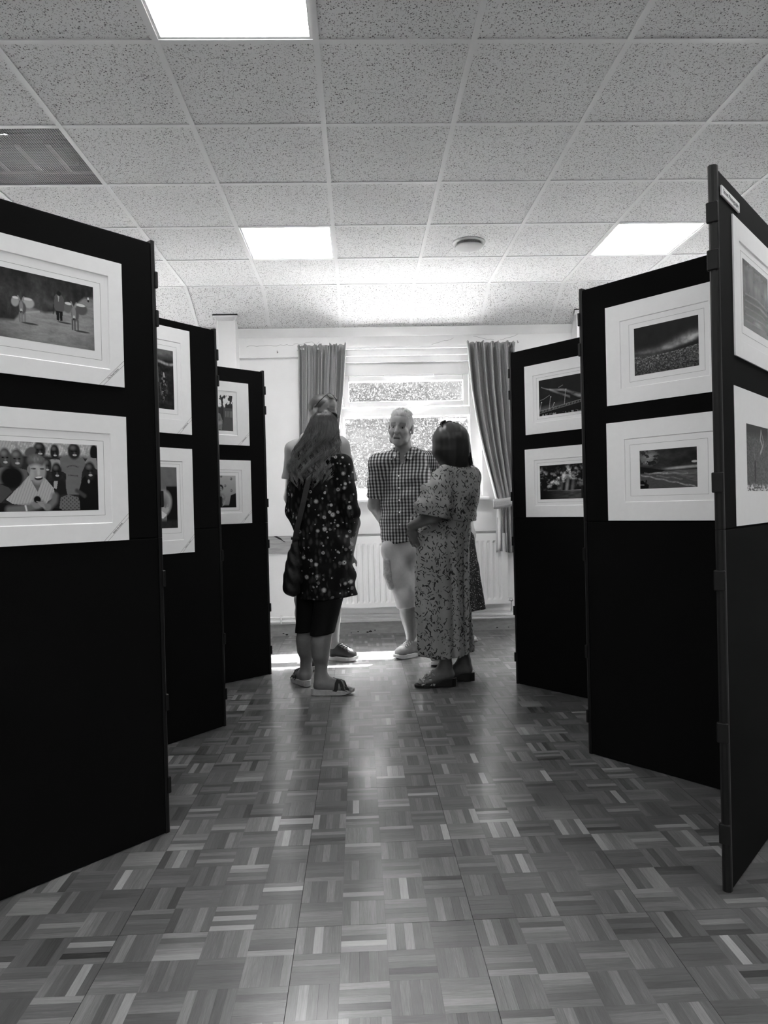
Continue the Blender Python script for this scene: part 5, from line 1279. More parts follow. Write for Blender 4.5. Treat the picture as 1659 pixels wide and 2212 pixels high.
# ------------------------------------------------------------------ woman with long wavy hair, seen from behind
def woman_long_hair():
    org = (-0.27, 4.36, 0.0)
    T = thing('person', 'woman with long wavy hair in a dark floral tunic and black leggings, seen from behind', 'person', org)
    face = vn((0.62, 0.78, 0)); rt = np.array([face[1], -face[0], 0])
    pel = A3((-0.224, 4.390, 0.738)); che = A3((-0.239, 4.370, 1.192)); nek = A3((-0.223, 4.360, 1.392)); hed = A3((-0.197, 4.370, 1.537))
    rh = pel + rt * 0.085 - (0, 0, 0.03); lh = pel - rt * 0.085 - (0, 0, 0.03)
    rk = A3((-0.232, 4.260, 0.351)); ra = A3((-0.246, 4.245, 0.099)); lk = A3((-0.337, 4.430, 0.342)); la = A3((-0.349, 4.470, 0.083))
    rheel, rtoe = (-0.292, 4.218), (-0.062, 4.236); lheel, ltoe = (-0.338, 4.418), (-0.425, 4.622)
    rs = nek + rt * 0.165 - (0, 0, 0.055); ls = nek - rt * 0.165 - (0, 0, 0.055)
    re = A3((-0.049, 4.270, 1.062)); rw = A3((-0.069, 4.460, 0.928)); le = A3((-0.404, 4.500, 1.070)); lw = A3((-0.343, 4.620, 0.906))
    hip_w = [(pel, 0.165, 0.115), (che * 0.45 + pel * 0.55, 0.140, 0.10), (che, 0.150, 0.105), (nek - (0, 0, 0.05), 0.13, 0.08)]
    B = Field((-0.62, 3.98, -0.01), (0.16, 4.9, 1.70), 0.008)
    B.chain(hip_w, rt, 0.02)
    for a, b, c in ((rs, re, rw), (ls, le, lw)): arm(B, a, b, c)
    hand(B, rw, vn(rw - re), face, 0.92); hand(B, lw, vn(lw - le), face, 0.92)
    leg(B, rh, rk, ra, (0.085, 0.057, 0.034), 0.056, -face); leg(B, lh, lk, la, (0.085, 0.055, 0.034), 0.050, -face)
    foot(B, ra, rheel, rtoe, 0.085); foot(B, la, lheel, ltoe, 0.085)
    B.cap(nek - (0, 0, 0.03), hed - (0, 0, 0.06), 0.05, 0.05, 0.02)
    head_parts(B, hed, frame(face), 0.98)
    B.mesh('body', skin('skin_tan', 0.17), T, org, 1, col=ones)
    # tunic
    C = Field((-0.68, 3.95, 0.5), (0.20, 4.92, 1.50), 0.006)
    rings = [((-0.235, 4.380, 1.371), 0.120, 0.075), ((-0.243, 4.375, 1.276), 0.158, 0.108), ((-0.240, 4.375, 1.178), 0.168, 0.118), ((-0.238, 4.380, 1.025), 0.166, 0.118), ((-0.226, 4.385, 0.856), 0.170, 0.128), ((-0.211, 4.390, 0.687), 0.172, 0.135), ((-0.195, 4.390, 0.518), 0.176, 0.14)]
    C.chain(rings, (1, -0.25, 0), 0.02)
    for a, b, c, e in ((rs, re, rw, 0.9), (ls, le, lw, 0.9)):
        C.cap(a, b, 0.062, 0.054, 0.03); C.cap(b, b + (c - b) * e, 0.052, 0.050, 0.015, flat=True)
    C.chain(hip_w, rt, 0.02, infl=0.012); C.cap(rh, rk, 0.098, 0.075, 0.02); C.cap(lh, lk, 0.098, 0.075, 0.02)
    C.cap(nek - (0, 0, 0.02), rs, 0.055, 0.06, 0.03); C.cap(nek - (0, 0, 0.02), ls, 0.055, 0.06, 0.03)
    zh = (-0.208, 4.390, 0.558)[2]
    C.warp(lambda x, y, z: 0.006 * np.sin(26 * (x + 0.27) + 3 * z + 2) * np.clip((1.05 - z) * 2.5, 0, 1) + 0.004 * np.sin(40 * x - 16 * z) * np.sin(22 * z + 9 * y) + 0.003 * np.sin(55 * z + 30 * x + 20 * y))
    C.plane((0, 0, zh), (0.05, 0, -1), 0.004)
    tm = mat('dark_floral_cloth', 0.02, 0.85, 0.15, extra=flower_cloth(25.0, 0.005, 0.42, 0.034, 0.78))
    C.mesh('tunic', tm, T, org, 1, pat=wrapped(pel, (1, 0, 0), (0, -1, 0), 0.13))
    # leggings
    G = Field((-0.60, 4.05, 0.25), (0.12, 4.7, 0.95), 0.006)
    leg(G, rh, rk, ra, (0.088, 0.060, 0.034), 0.060, -face, 0.008); leg(G, lh, lk, la, (0.088, 0.058, 0.034), 0.054, -face, 0.008)
    G.cap(rh, lh, 0.09, None, 0.02); G.plane((-0.28, 4.35, 0.342), (0.10, 0, -1), 0.003)
    G.mesh('leggings', mat('black_leggings', 0.004, 0.8, 0.15), T, org)
    # slip-on sandals with crossing straps
    sm = mat('pale_foam_sole', 0.42, 0.7, 0.2, noise=(60, 0.06)); st = mat('black_strap', 0.012, 0.5, 0.3)
    for (h_, t_) in ((rheel, rtoe), (lheel, ltoe)):
        hh = np.array(h_); dd = np.array(t_) - hh; L = np.linalg.norm(dd); dd /= L; sd = np.array([-dd[1], dd[0]])
        so = sole('sandal', sm, T, hh - dd * 0.012, np.array(t_) + dd * 0.012, 0.098, [(0, 0.002, 0.040), (0.3, 0.0, 0.034), (0.7, 0.0, 0.026), (1, 0.014, 0.030)], org, 0.005)
        for u0, u1 in ((0.46, 0.80), (0.82, 0.52), (0.60, 0.92)):
            pts = []
            for q in range(13):
                a = q / 12; u = u0 + (u1 - u0) * a; p = hh + dd * L * u + sd * (0.050 * math.cos(math.pi * a)); z = B.top(p[0], p[1], 0.14); pts.append((p[0] - org[0], p[1] - org[1], max(0.030, (z or 0.0) + 0.003)))
            for q in (0, 12): pts[q] = (pts[q][0], pts[q][1], 0.028)
            m = MB(); k = len(pts)
            for q in range(k):
                p = Vector(pts[q]); tv = (Vector(pts[min(q + 1, k - 1)]) - Vector(pts[max(q - 1, 0)])).normalized(); sv = tv.cross(Vector((0, 0, 1))).normalized() if abs(tv.z) < 0.95 else Vector((dd[0], dd[1], 0)); sv = Vector((dd[0], dd[1], -0.3)).normalized() * 0.011
                m.v += [tuple(p - sv), tuple(p + sv)]
                if q: m.f.append((2 * q - 2, 2 * q - 1, 2 * q + 1, 2 * q))
            o = m.build('strap', st, so); o.modifiers.new('s', 'SOLIDIFY').thickness = 0.003
    # hair: a soft core and several hundred wavy locks
    HR = [(hed + (0, -0.012, 0.128), 0.012, 0.012), (hed + (0, -0.012, 0.118), 0.050, 0.055), (hed + (0, -0.014, 0.092), 0.076, 0.086), (hed + (-0.003, -0.018, 0.050), 0.090, 0.100), (hed + (-0.010, -0.025, 0.0), 0.100, 0.098)]
    HR += [(A3(c), a_, b_) for c, a_, b_ in (((-0.227, 4.325, 1.467), 0.112, 0.086), ((-0.241, 4.295, 1.396), 0.126, 0.066), ((-0.257, 4.265, 1.331), 0.128, 0.046), ((-0.269, 4.255, 1.271), 0.112, 0.036), ((-0.278, 4.255, 1.217), 0.070, 0.026))]
    core = Field((-0.66, 4.05, 1.12), (0.10, 4.65, 1.72), 0.006)
    core.ell(hed + (0, -0.014, 0.034), (0.085, 0.098, 0.090), None, 0.02); core.chain(HR[4:-1], (1, 0, 0), 0.02, infl=-0.012)
    core.ell(hed + face * 0.125 - (0, 0, 0.04), (0.07, 0.07, 0.10), None, 0.01, 'cut')
    hm = hair_mat('fair_brown_hair', 0.085, 0.45, 0.1); hl = hair_mat('fair_hair_locks', 0.20, 0.38, 0.4, 0.28, attr=True)
    ho = core.mesh('hair', hm, T, org, 1)
    zr = np.array([c[2] for c, _, _ in HR])[::-1]; cxr = np.array([c[0] for c, _, _ in HR])[::-1]; cyr = np.array([c[1] for c, _, _ in HR])[::-1]; ar = np.array([a_ for _, a_, _ in HR])[::-1]; br = np.array([b_ for _, _, b_ in HR])[::-1]
    r = np.random.default_rng(41); cur = []
    NCL = 30; cph = r.uniform(0, 6.28, NCL); cfr = r.uniform(46, 70, NCL); cam_ = r.uniform(0.10, 0.2, NCL); crad = r.uniform(-0.04, 0.12, NCL)
    for q in range(1350):
        ci = int(r.integers(NCL)); ac = -math.pi + (ci + 0.5) * 2 * math.pi / NCL; a = ac + r.normal(0, 0.10)
        if np.array([math.sin(a), -math.cos(a)]) @ face[:2] > 0.45: continue
        z1 = zr[0] + 0.07 * (0.5 + 0.5 * math.sin(cph[ci] * 3)) + r.uniform(-0.015, 0.05) + 0.10 * r.random() ** 3; z = np.linspace(zr[-1] - 0.004, z1, 30)
        fl_ = r.random() < 0.12; ph = cph[ci] + r.normal(0, 0.25) + (r.uniform(-2, 2) if fl_ else 0); wv = np.clip((zr[-1] - 0.07 - z) / 0.16, 0, 1)
        aa = ac + (a - ac) * (1 - 0.45 * wv) + cam_[ci] * wv * np.sin(cfr[ci] * z + ph) + 0.05 * np.sin(12 * z + ph); of = 1.0 + (crad[ci] + r.normal(0, 0.02) + (0.10 if fl_ else 0)) * wv + 0.07 * wv * np.sin(cfr[ci] * z + ph + 1.4)
        x = np.interp(z, zr, cxr) + np.interp(z, zr, ar) * np.sin(aa) * of; y = np.interp(z, zr, cyr) - np.interp(z, zr, br) * np.cos(aa) * of - 0.004
        cur.append(np.stack([x, y, z], 1))
    tag(strands('locks', hl, ho, cur, 0.0018, org, n=3, tip=(0.35, 1.8)), kind='stuff')
    return T
woman_long_hair()

# ------------------------------------------------------------------ shoulder bag of the same woman
def shoulder_bag():
    org = (-0.407, 4.330, 0.574)
    T = thing('shoulder_bag', 'black textured bag on a long wide strap at the long-haired woman’s hip', 'bag', org)
    F = Field((org[0] - 0.12, 4.18, org[2] - 0.05), (org[0] + 0.14, 4.48, org[2] + 0.40), 0.005)
    F.chain([((-0.377, 4.335, 0.885), 0.020, 0.020), ((-0.387, 4.335, 0.821), 0.038, 0.035), ((-0.397, 4.335, 0.739), 0.048, 0.050), ((-0.405, 4.335, 0.656), 0.055, 0.058), ((-0.412, 4.335, 0.609), 0.050, 0.055)], (1, 0, 0), 0.02)
    F.warp(lambda x, y, z: 0.004 * np.sin(70 * z + 30 * x) + 0.003 * np.sin(120 * x + 60 * z))
    F.mesh('pouch', mat('black_quilted_bag', 0.010, 0.6, 0.3, noise=(60, 0.008), bump=(120, 0.8)), T, org)
    pts = [(-0.260, 4.225, 1.351), (-0.276, 4.215, 1.291), (-0.297, 4.212, 1.217), (-0.321, 4.222, 1.123), (-0.344, 4.243, 1.043), (-0.364, 4.275, 0.975), (-0.380, 4.315, 0.913), (-0.386, 4.330, 0.869)]
    m = MB()
    for q, p in enumerate(pts):
        p = Vector(p) - Vector(org); w = Vector((0.017, 0.010 * (q - 3) / 4 - 0.004, 0.004)); m.v += [tuple(p - w), tuple(p + w)]
        if q: m.f.append((2 * q - 2, 2 * q - 1, 2 * q + 1, 2 * q))
    o = m.build('strap', mat('charcoal_webbing', 0.045, 0.7, 0.2, bump=(300, 0.4)), T); o.modifiers.new('s', 'SOLIDIFY').thickness = 0.003
    b = Vector((-0.380, 4.312, 0.911)) - Vector(org)
    MB().box(b.x - 0.026, b.x + 0.022, b.y - 0.006, b.y + 0.006, b.z - 0.008, b.z + 0.008).build('buckle', M['black_plastic'], T, bevel=0.002)
shoulder_bag()

# ------------------------------------------------------------------ tall man behind her
def shoe(T, org, ankle, heel, toe, up_m, sole_m, lace_m, h=0.085, toe_m=None):
    hl = A3((*heel, 0)); t = A3((*toe, 0)); d = vn(t - hl); L = float(np.linalg.norm(t - hl)); sd = np.array([-d[1], d[0], 0])
    F = Field(np.minimum(hl, t) - 0.09, np.maximum(hl, t) + (0.09, 0.09, 0.20), 0.005)
    F.chain([(hl + d * 0.045 + (0, 0, 0.055), 0.040, 0.040), (hl + d * L * 0.45 + (0, 0, 0.058), 0.041, 0.045), (hl + d * L * 0.75 + (0, 0, 0.046), 0.046, 0.032), (t - d * 0.04 + (0, 0, 0.040), 0.040, 0.024)], sd, 0.02)
    F.cap(hl + d * 0.052 + (0, 0, 0.06), hl + d * 0.062 + (0, 0, h + 0.018), 0.044, 0.049, 0.02)
    F.cap(hl + d * L * 0.33 + (0, 0, 0.09), hl + d * L * 0.62 + (0, 0, 0.062), 0.034, 0.030, 0.02)
    F.plane(hl + (0, 0, h + 0.022) + d * 0.04, vn((0, 0, 1) - d * 0.18), 0.004); F.plane((0, 0, 0.018), (0, 0, -1), 0.003)
    o = F.mesh('shoe', up_m, T, org)
    sole('sole', sole_m, o, hl[:2] - d[:2] * 0.008, t[:2] + d[:2] * 0.006, 0.098, [(0, 0.006, 0.038), (0.15, 0.0, 0.036), (0.6, 0.0, 0.030), (0.85, 0.004, 0.032), (1, 0.018, 0.040)], org, 0.005)
    for q in range(5):
        u = 0.40 + 0.065 * q; c = hl + d * L * u
        for sg in (-1, 1):
            pts = []
            for e in np.linspace(-1, 1, 9):
                p = c + sd * sg * 0.034 * e + d * 0.010 * e; z = F.top(p[0], p[1], 0.16); pts.append((p[0] - org[0], p[1] - org[1], (z if z else 0.07) + 0.0015 - org[2]))
            MB().tube(pts, 0.0030, 5).build('lace', lace_m, o)
    return o

def tall_man():
    org = (-0.30, 5.10, 0.0)
    T = thing('person', 'tall man in a pale short-sleeved shirt with sunglasses pushed up on cropped hair', 'person', org)
    bf = vn((0.40, -0.92, 0)); rt = np.array([bf[1], -bf[0], 0])            # his right is on the viewer's left
    face = vn((0.86, -0.46, -0.16)); hr = frame(face, vn((0.10, 0.05, 1)))
    hed = A3((-0.235, 5.080, 1.762)); nek = A3((-0.271, 5.130, 1.597)); che = A3((-0.283, 5.130, 1.374)); pel = A3((-0.276, 5.130, 0.867))
    rs = A3((-0.438, 5.180, 1.506)); ls = A3((-0.125, 5.060, 1.509)); re = A3((-0.495, 5.240, 1.168)); rw = A3((-0.425, 5.200, 0.901)); le = A3((-0.034, 5.060, 0.977)); lw = A3((-0.071, 4.980, 0.772))
    rh = pel + rt * 0.09 - (0, 0, 0.04); lh = pel - rt * 0.09 - (0, 0, 0.04)
    rk = A3((-0.400, 5.000, 0.461)); ra = A3((-0.375, 4.950, 0.055)); lk = A3((-0.194, 5.100, 0.452)); la = A3((-0.201, 5.165, 0.110))
    lheel, ltoe = (-0.248, 5.205), (-0.028, 5.115); rheel, rtoe = (-0.40, 5.02), (-0.30, 4.82)
    B = Field((-0.68, 4.70, -0.01), (0.16, 5.50, 1.92), 0.011, ((hed[0] - 0.12, hed[0] + 0.14, 0.0042), (hed[1] - 0.13, hed[1] + 0.11, 0.0042), (hed[2] - 0.15, hed[2] + 0.13, 0.0042)))
    B.chain([(pel, 0.165, 0.115), (che * 0.4 + pel * 0.6, 0.165, 0.12), (che, 0.175, 0.12), (nek - (0, 0, 0.04), 0.14, 0.075)], rt, 0.02)
    arm(B, rs, re, rw); arm(B, ls, le, lw, (0.05, 0.043, 0.03)); hand(B, rw, rw - re, bf); hand(B, lw, vn(lw - le), bf)
    leg(B, rh, rk, ra, (0.085, 0.058, 0.037), 0.056, -bf); leg(B, lh, lk, la, (0.085, 0.058, 0.036), 0.056, -bf)
    shod(B, ra, rheel, rtoe); shod(B, la, lheel, ltoe)
    B.cap(nek - (0, 0, 0.03), hed - (0.0, 0, 0.05), 0.060, 0.056, 0.02)
    Wp = head_parts(B, hed, hr, 1.06)
    def tone(V):
        L = (V - hed) @ hr.T / 1.06; c = np.ones(len(V))
        line = np.interp(L[:, 1], [-0.12, -0.03, 0.02, 0.05, 0.075, 0.10], [-0.04, -0.005, 0.01, 0.055, 0.088, 0.1])
        hairm = np.clip((L[:, 2] - line) / 0.012, 0, 1) * (np.linalg.norm(L, axis=1) < 0.16); c = c * (1 - 0.88 * hairm)
        stub = np.clip((-0.045 - L[:, 2]) / 0.02, 0, 1) * (L[:, 1] > 0.02) * (L[:, 2] > -0.14); c *= 1 - 0.22 * stub
        for sg in (-1, 1): c *= 1 - 0.55 * np.clip(near_seg(V, Wp(sg * 0.018, 0.094, 0.031), Wp(sg * 0.048, 0.076, 0.029), 0.010) * 2.2, 0, 1)
        c *= 1 - 0.35 * np.clip(near_seg(V, Wp(-0.02, 0.09, -0.062), Wp(0.02, 0.09, -0.062), 0.012) * 2, 0, 1)
        return c
    body = B.mesh('body', skin('skin_fair', 0.18), T, org, 1, col=tone)
    for sg in (-1, 1):
        e = Wp(sg * 0.032, 0.0705, 0.0015) - A3(org); ir = e + hr[1] * 0.0098 - hr[2] * 0.003
        MB().lathe([(0.0005, 0.0125), (0.007, 0.0104), (0.0115, 0.005), (0.0125, 0), (0.0115, -0.005), (0.007, -0.0104), (0.0005, -0.0125)], tuple(e), 14).build('eye', mat('eye_dark', 0.12, 0.15, 0.5), body, smooth=True)
    # shirt
    C = Field((-0.72, 4.75, 0.72), (0.20, 5.52, 1.72), 0.0065)
    C.chain([(pel + (0, 0, 0.02), 0.185, 0.135), (che * 0.5 + pel * 0.5, 0.19, 0.14), (che, 0.195, 0.135), (nek - (0, 0, 0.045), 0.15, 0.085)], rt, 0.02)
    for a, b, e in ((rs, re, 0.62), (ls, le, 0.46)): C.cap(a, a + (b - a) * e, 0.070, 0.078, 0.03, flat=True)
    C.cap(nek - (0, 0, 0.035), rs, 0.06, 0.068, 0.03); C.cap(nek - (0, 0, 0.035), ls, 0.06, 0.068, 0.03)
    C.chain([(nek - (0, 0, 0.02), 0.068, 0.066), (nek + (0, 0, 0.03), 0.064, 0.062)], rt, 0.004); C.cap(nek - (0, 0, 0.08) + bf * 0.13, nek + (0, 0, 0.07) + bf * 0.07, 0.02, 0.05, 0.01, 'cut')
    C.warp(lambda x, y, z: 0.006 * np.sin(28 * x - 12 * z) * np.clip((1.5 - z) * 3, 0.2, 1) + 0.004 * np.sin(50 * x + 18 * z + 20 * y)); C.plane((0, 0, 0.86), (0, 0, -1))
    C.mesh('shirt', mat('pale_shirt', 0.30, 0.85, 0.15, bump=(400, 0.15)), T, org)
    G = Field((-0.62, 4.8, 0.35), (0.10, 5.42, 1.0), 0.008)
    G.chain([(pel + (0, 0, 0.05), 0.175, 0.125), (pel - (0, 0, 0.05), 0.18, 0.125)], rt, 0.02); G.cap(rh, rk, 0.10, 0.092, 0.02, flat=True); G.cap(lh, lk, 0.10, 0.092, 0.02, flat=True); G.plane((0, 0, 0.505), (0, 0, -1))
    G.mesh('shorts', mat('pale_shorts', 0.5, 0.85, 0.15), T, org)
    dk = mat('dark_shoe', 0.03, 0.35, 0.4); ws = mat('white_sole', 0.7, 0.5, 0.3); lc = mat('dark_lace', 0.02, 0.7, 0.2)
    shoe(T, org, la, lheel, ltoe, dk, ws, lc); shoe(T, org, ra, rheel, rtoe, dk, ws, lc)
    # sunglasses on the crown, one arm running back over the ear
    gf = vn(face * 0.62 + np.array([0, 0, 0.78])); gr = frame(gf, vn(np.array([0, 0, 1]) - face))
    sunglasses('sunglasses', 'dark sunglasses pushed up on the tall man’s head', Wp(0, 0.066, 0.106), np.array([hr[0], vn(hr[1] * 0.72 + hr[2] * 0.70), vn(hr[2] * 0.72 - hr[1] * 0.70)]), 1.12)
    # pens in the breast pocket
    for q, (u, v_) in enumerate(((736, 985), (741, 983))):
        p0 = A3((-0.468, 1.000, 1.783)) if False else None
    pk = A3((-0.110, 4.935, 1.438)); pe = A3((-0.100, 4.930, 1.353))
    for q in range(2):
        o = thing('pen', ('dark pen clipped in the tall man’s shirt pocket, left of the two', 'dark pen clipped in the tall man’s shirt pocket, right of the two')[q], 'pen', tuple(pk + (0.018 * q, 0.004 * q, 0)))
        dv = pe - pk; MB().tube([(0, 0, 0), tuple(dv)], 0.0042, 8).build('barrel', M['black_plastic'], o, smooth=True); MB().tube([(0, 0, 0.0), tuple(-dv * 0.12)], [0.0042, 0.003], 8).build('cap', M['chrome'], o, smooth=True); MB().box(-0.0012, 0.0012, -0.007, -0.0045, dv[2] * 0.45, 0.0).build('clip', M['chrome'], o)
tall_man()

# ------------------------------------------------------------------ man in the checked shirt
def check_man():
    org = (0.40, 5.16, 0.0)
    T = thing('person', 'grey-haired man in a checked short-sleeved shirt and pale cargo shorts, talking', 'person', org)
    bf = vn((-0.30, -0.95, 0)); rt = np.array([bf[1], -bf[0], 0])
    face = vn((-0.30, -0.95, -0.06)); hr = frame(face, vn((0.12, 0, 1)))
    hed = A3((0.312, 5.120, 1.639)); nek = A3((0.339, 5.190, 1.470)); che = A3((0.342, 5.200, 1.281)); pel = A3((0.318, 5.200, 0.838))
    rs = A3((0.150, 5.140, 1.398)); ls = A3((0.536, 5.240, 1.413)); re = A3((0.111, 5.230, 1.097)); rw = A3((0.200, 5.360, 0.937)); le = A3((0.571, 5.320, 1.076)); lw = A3((0.447, 5.400, 0.923))
    rh = A3((0.245, 5.170, 0.785)); lh = A3((0.402, 5.230, 0.778)); rk = A3((0.318, 5.110, 0.410)); ra = A3((0.362, 5.220, 0.109)); lk = A3((0.451, 5.080, 0.416)); la = A3((0.508, 5.020, 0.054))
    rheel, rtoe = (0.428, 5.262), (0.228, 5.122); lheel, ltoe = (0.56, 5.06), (0.50, 4.84)
    B = Field((0.02, 4.72, -0.01), (0.86, 5.62, 1.80), 0.011, ((hed[0] - 0.12, hed[0] + 0.12, 0.0042), (hed[1] - 0.14, hed[1] + 0.11, 0.0042), (hed[2] - 0.15, hed[2] + 0.13, 0.0042)))
    B.chain([(pel, 0.16, 0.12), (che * 0.4 + pel * 0.6, 0.165, 0.135), (che, 0.175, 0.125), (nek - (0, 0, 0.04), 0.14, 0.075)], rt, 0.02)
    arm(B, rs, re, rw, (0.056, 0.046, 0.03)); arm(B, ls, le, lw); hand(B, rw, vn((0.7, 0.3, -0.6)), -bf); hand(B, lw, vn((-0.7, 0.2, -0.5)), -bf)
    leg(B, rh, rk, ra, (0.088, 0.060, 0.036), 0.057, -bf); leg(B, lh, lk, la, (0.088, 0.060, 0.037), 0.056, -bf)
    shod(B, ra, rheel, rtoe); shod(B, la, lheel, ltoe)
    B.cap(nek - (0, 0, 0.04), hed - (0, 0, 0.05) - face * 0.015, 0.062, 0.056, 0.02)
    Wp = head_parts(B, hed, hr, 1.07, mouth_open=0.004)
    def tone(V):
        L = (V - hed) @ hr.T / 1.07; c = np.ones(len(V))
        for sg in (-1, 1):
            c *= 1 - 0.45 * np.clip(near_seg(V, Wp(sg * 0.018, 0.094, 0.030), Wp(sg * 0.048, 0.076, 0.028), 0.009) * 2.2, 0, 1)
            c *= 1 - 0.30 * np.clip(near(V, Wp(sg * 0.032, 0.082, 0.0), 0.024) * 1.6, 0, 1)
        c *= 1 - 0.8 * np.clip(near_seg(V, Wp(-0.015, 0.086, -0.069), Wp(0.015, 0.086, -0.069), 0.010) * 2.4, 0, 1)
        return c
    body = B.mesh('body', skin('skin_ruddy', 0.20), T, org, 1, col=tone)
    for sg in (-1, 1):
        e = Wp(sg * 0.032, 0.0700, 0.0015) - A3(org)
        MB().lathe([(0.0005, 0.0128), (0.007, 0.0106), (0.0115, 0.005), (0.0128, 0), (0.0115, -0.005), (0.007, -0.0106), (0.0005, -0.0128)], tuple(e), 14).build('eye', mat('eye_white', 0.20, 0.2, 0.4), body, smooth=True)
        p = e + hr[1] * 0.0105; F2 = MB().lathe([(0.0005, 0.0062), (0.004, 0.0048), (0.0062, 0), (0.004, -0.0048), (0.0005, -0.0062)], tuple(p), 12).build('iris', mat('iris_dark', 0.015, 0.1, 0.6), body, smooth=True)
    # swept-back grey hair
    Hf = Field(hed - 0.14, hed + (0.14, 0.16, 0.17), 0.0045)
    Hf.ell(Wp(0, -0.012, 0.034), A3((0.079, 0.098, 0.090)) * 1.07, hr, 0.01); Hf.ell(Wp(0, 0.030, 0.085), A3((0.058, 0.050, 0.036)) * 1.07, hr, 0.02)
    Hf.ell(Wp(0, 0.085, -0.005), A3((0.064, 0.062, 0.078)) * 1.07, hr, 0.006, 'cut'); Hf.plane(Wp(0, 0, -0.005), -hr[2] - hr[1] * 0.25, 0.006)
    for sg in (-1, 1): Hf.ell(Wp(sg * 0.088, 0.0, -0.012), A3((0.022, 0.026, 0.04)) * 1.07, hr, 0.004, 'cut')
    Hf.warp(lambda x, y, z: 0.0009 * np.sin(260 * x + 40 * z))
    gm = hair_mat('grey_hair', 0.30, 0.55, 0.1, 0.2); ho = Hf.mesh('hair', gm, T, org, 1)
    r = np.random.default_rng(77); cur = []
    for q in range(420):
        x = r.uniform(-0.066, 0.066); y = r.uniform(-0.05, 0.058); z = 0.034 + 0.090 * math.sqrt(max(0.02, 1 - (x / 0.080) ** 2 - ((y + 0.012) / 0.10) ** 2)) + (0.010 if y > 0.0 else 0)
        p = Wp(x, y, z); d = vn(hr[2] * 0.8 + hr[1] * (0.5 if y > 0.02 else -0.2) + hr[0] * x * 6); e = p + d * r.uniform(0.006, 0.014); cur.append([p - d * 0.006, (p + e) / 2 + r.normal(0, 0.001, 3), e - hr[1] * r.uniform(0.004, 0.012)])
    tag(strands('hair_tufts', hair_mat('grey_hair_tips', 0.6, 0.5, 0.2, 0.2), ho, cur, 0.0016, org), kind='stuff')
    # checked shirt
    C = Field((-0.02, 4.86, 0.72), (0.90, 5.56, 1.66), 0.0055)
    C.chain([((0.310, 5.200, 0.782), 0.155, 0.135), ((0.318, 5.200, 0.965), 0.165, 0.145), ((0.335, 5.200, 1.131), 0.178, 0.145), ((0.342, 5.200, 1.281), 0.190, 0.138), ((0.342, 5.200, 1.414), 0.155, 0.095)], rt, 0.02)
    C.cap(nek - (0, 0, 0.03), rs, 0.062, 0.070, 0.03); C.cap(nek - (0, 0, 0.03), ls, 0.062, 0.070, 0.03)
    re2 = rs + (re - rs) * 0.80; le2 = ls + (le - ls) * 0.80
    C.cap(rs, re2, 0.068, 0.062, 0.025, flat=True); C.cap(ls, le2, 0.068, 0.062, 0.025, flat=True)
    C.ell(nek + bf * 0.115 - (0, 0, 0.02), (0.032, 0.05, 0.085), frame(bf), 0.006, 'cut')
    C.warp(lambda x, y, z: 0.0045 * np.sin(30 * (x - 0.35) + 14 * z) * np.sin(17 * z + 2) + 0.005 * np.sin(42 * (x + z * 0.6)) * np.clip(1 - np.abs(z - 1.28) / 0.13, 0, 1) * np.clip((0.30 - x) * 8, 0, 1) + 0.003 * np.sin(60 * z - 25 * x))
    hz = (0.296, 5.060, 0.819)[2]; C.warp(lambda x, y, z: 0 * x + 0 * y + np.maximum(0, (hz + 0.02 * np.cos((x - 0.34) * 15) - z)) * 3.0)
    sm = mat('checked_shirt_cloth', 0.2, 0.85, 0.15, extra=check_cloth)
    spat = wrapped(pel, rt, bf, 0.14)
    so = C.mesh('shirt', sm, T, org, 1, pat=spat)
    # collar leaves, placket buttons, breast pocket
    for sg in (-1, 1):
        b0 = nek + rt * sg * 0.066 + bf * 0.015 + (0, 0, 0.045); b1 = nek + rt * sg * 0.020 + bf * 0.118 - (0, 0, 0.035); tp = nek + rt * sg * 0.072 + bf * 0.130 - (0, 0, 0.062); bk = nek + rt * sg * 0.095 - bf * 0.01 + (0, 0, 0.012)
        V4 = np.array([b0 - bf * 0.03, b0 + bf * 0.045 - (0, 0, 0.012), b1, tp, nek + rt * sg * 0.100 + bf * 0.075 - (0, 0, 0.012), bk]); me = bpy.data.meshes.new('collar'); me.from_pydata((V4 - A3(org)).tolist(), [], [(0, 1, 4, 5), (1, 2, 3, 4)])
        g = me.attributes.new('pat', 'FLOAT_VECTOR', 'POINT'); g.data.foreach_set('vector', np.array([(p @ rt, p[2], 0) for p in V4], np.float32).ravel()); me.materials.append(sm); o = link('collar', me, so); s_ = o.modifiers.new('s', 'SOLIDIFY'); s_.thickness = 0.005; o.modifiers.new('b', 'BEVEL').width = 0.002
    Fq = lambda u, v_, y_: None
    for q in range(5):
        zz = 1.30 - 0.085 * q; MB().lathe([(0.0005, 0.0), (0.005, 0.0), (0.0055, 0.002), (0.0005, 0.0025)], (0, 0, 0), 12).build('button', M['core'], so, loc=tuple(pel * (1, 1, 0) + bf * 0.151 + np.array([0.012, 0, zz]) - A3(org)), rot=(math.pi / 2, 0, 0.3))
    # cargo shorts
    G = Field((0.08, 4.88, 0.36), (0.80, 5.52, 1.0), 0.006)
    G.chain([(pel + (0, 0, 0.06), 0.15, 0.125), (pel - (0, 0, 0.06), 0.165, 0.128)], rt, 0.02)
    G.chain([((0.271, 5.170, 0.751), 0.086, 0.094), ((0.289, 5.150, 0.587), 0.082, 0.09), ((0.314, 5.130, 0.440), 0.072, 0.080), ((0.325, 5.125, 0.348), 0.071, 0.078)], rt, 0.02)
    G.chain([(lh, 0.092, 0.10), (lk + (0, 0, 0.05), 0.085, 0.09), (lk - (0, 0, 0.04), 0.078, 0.086)], rt, 0.02); G.cap(rh, rk, 0.092, 0.068, 0.02); G.cap(lh, lk, 0.096, 0.070, 0.02)
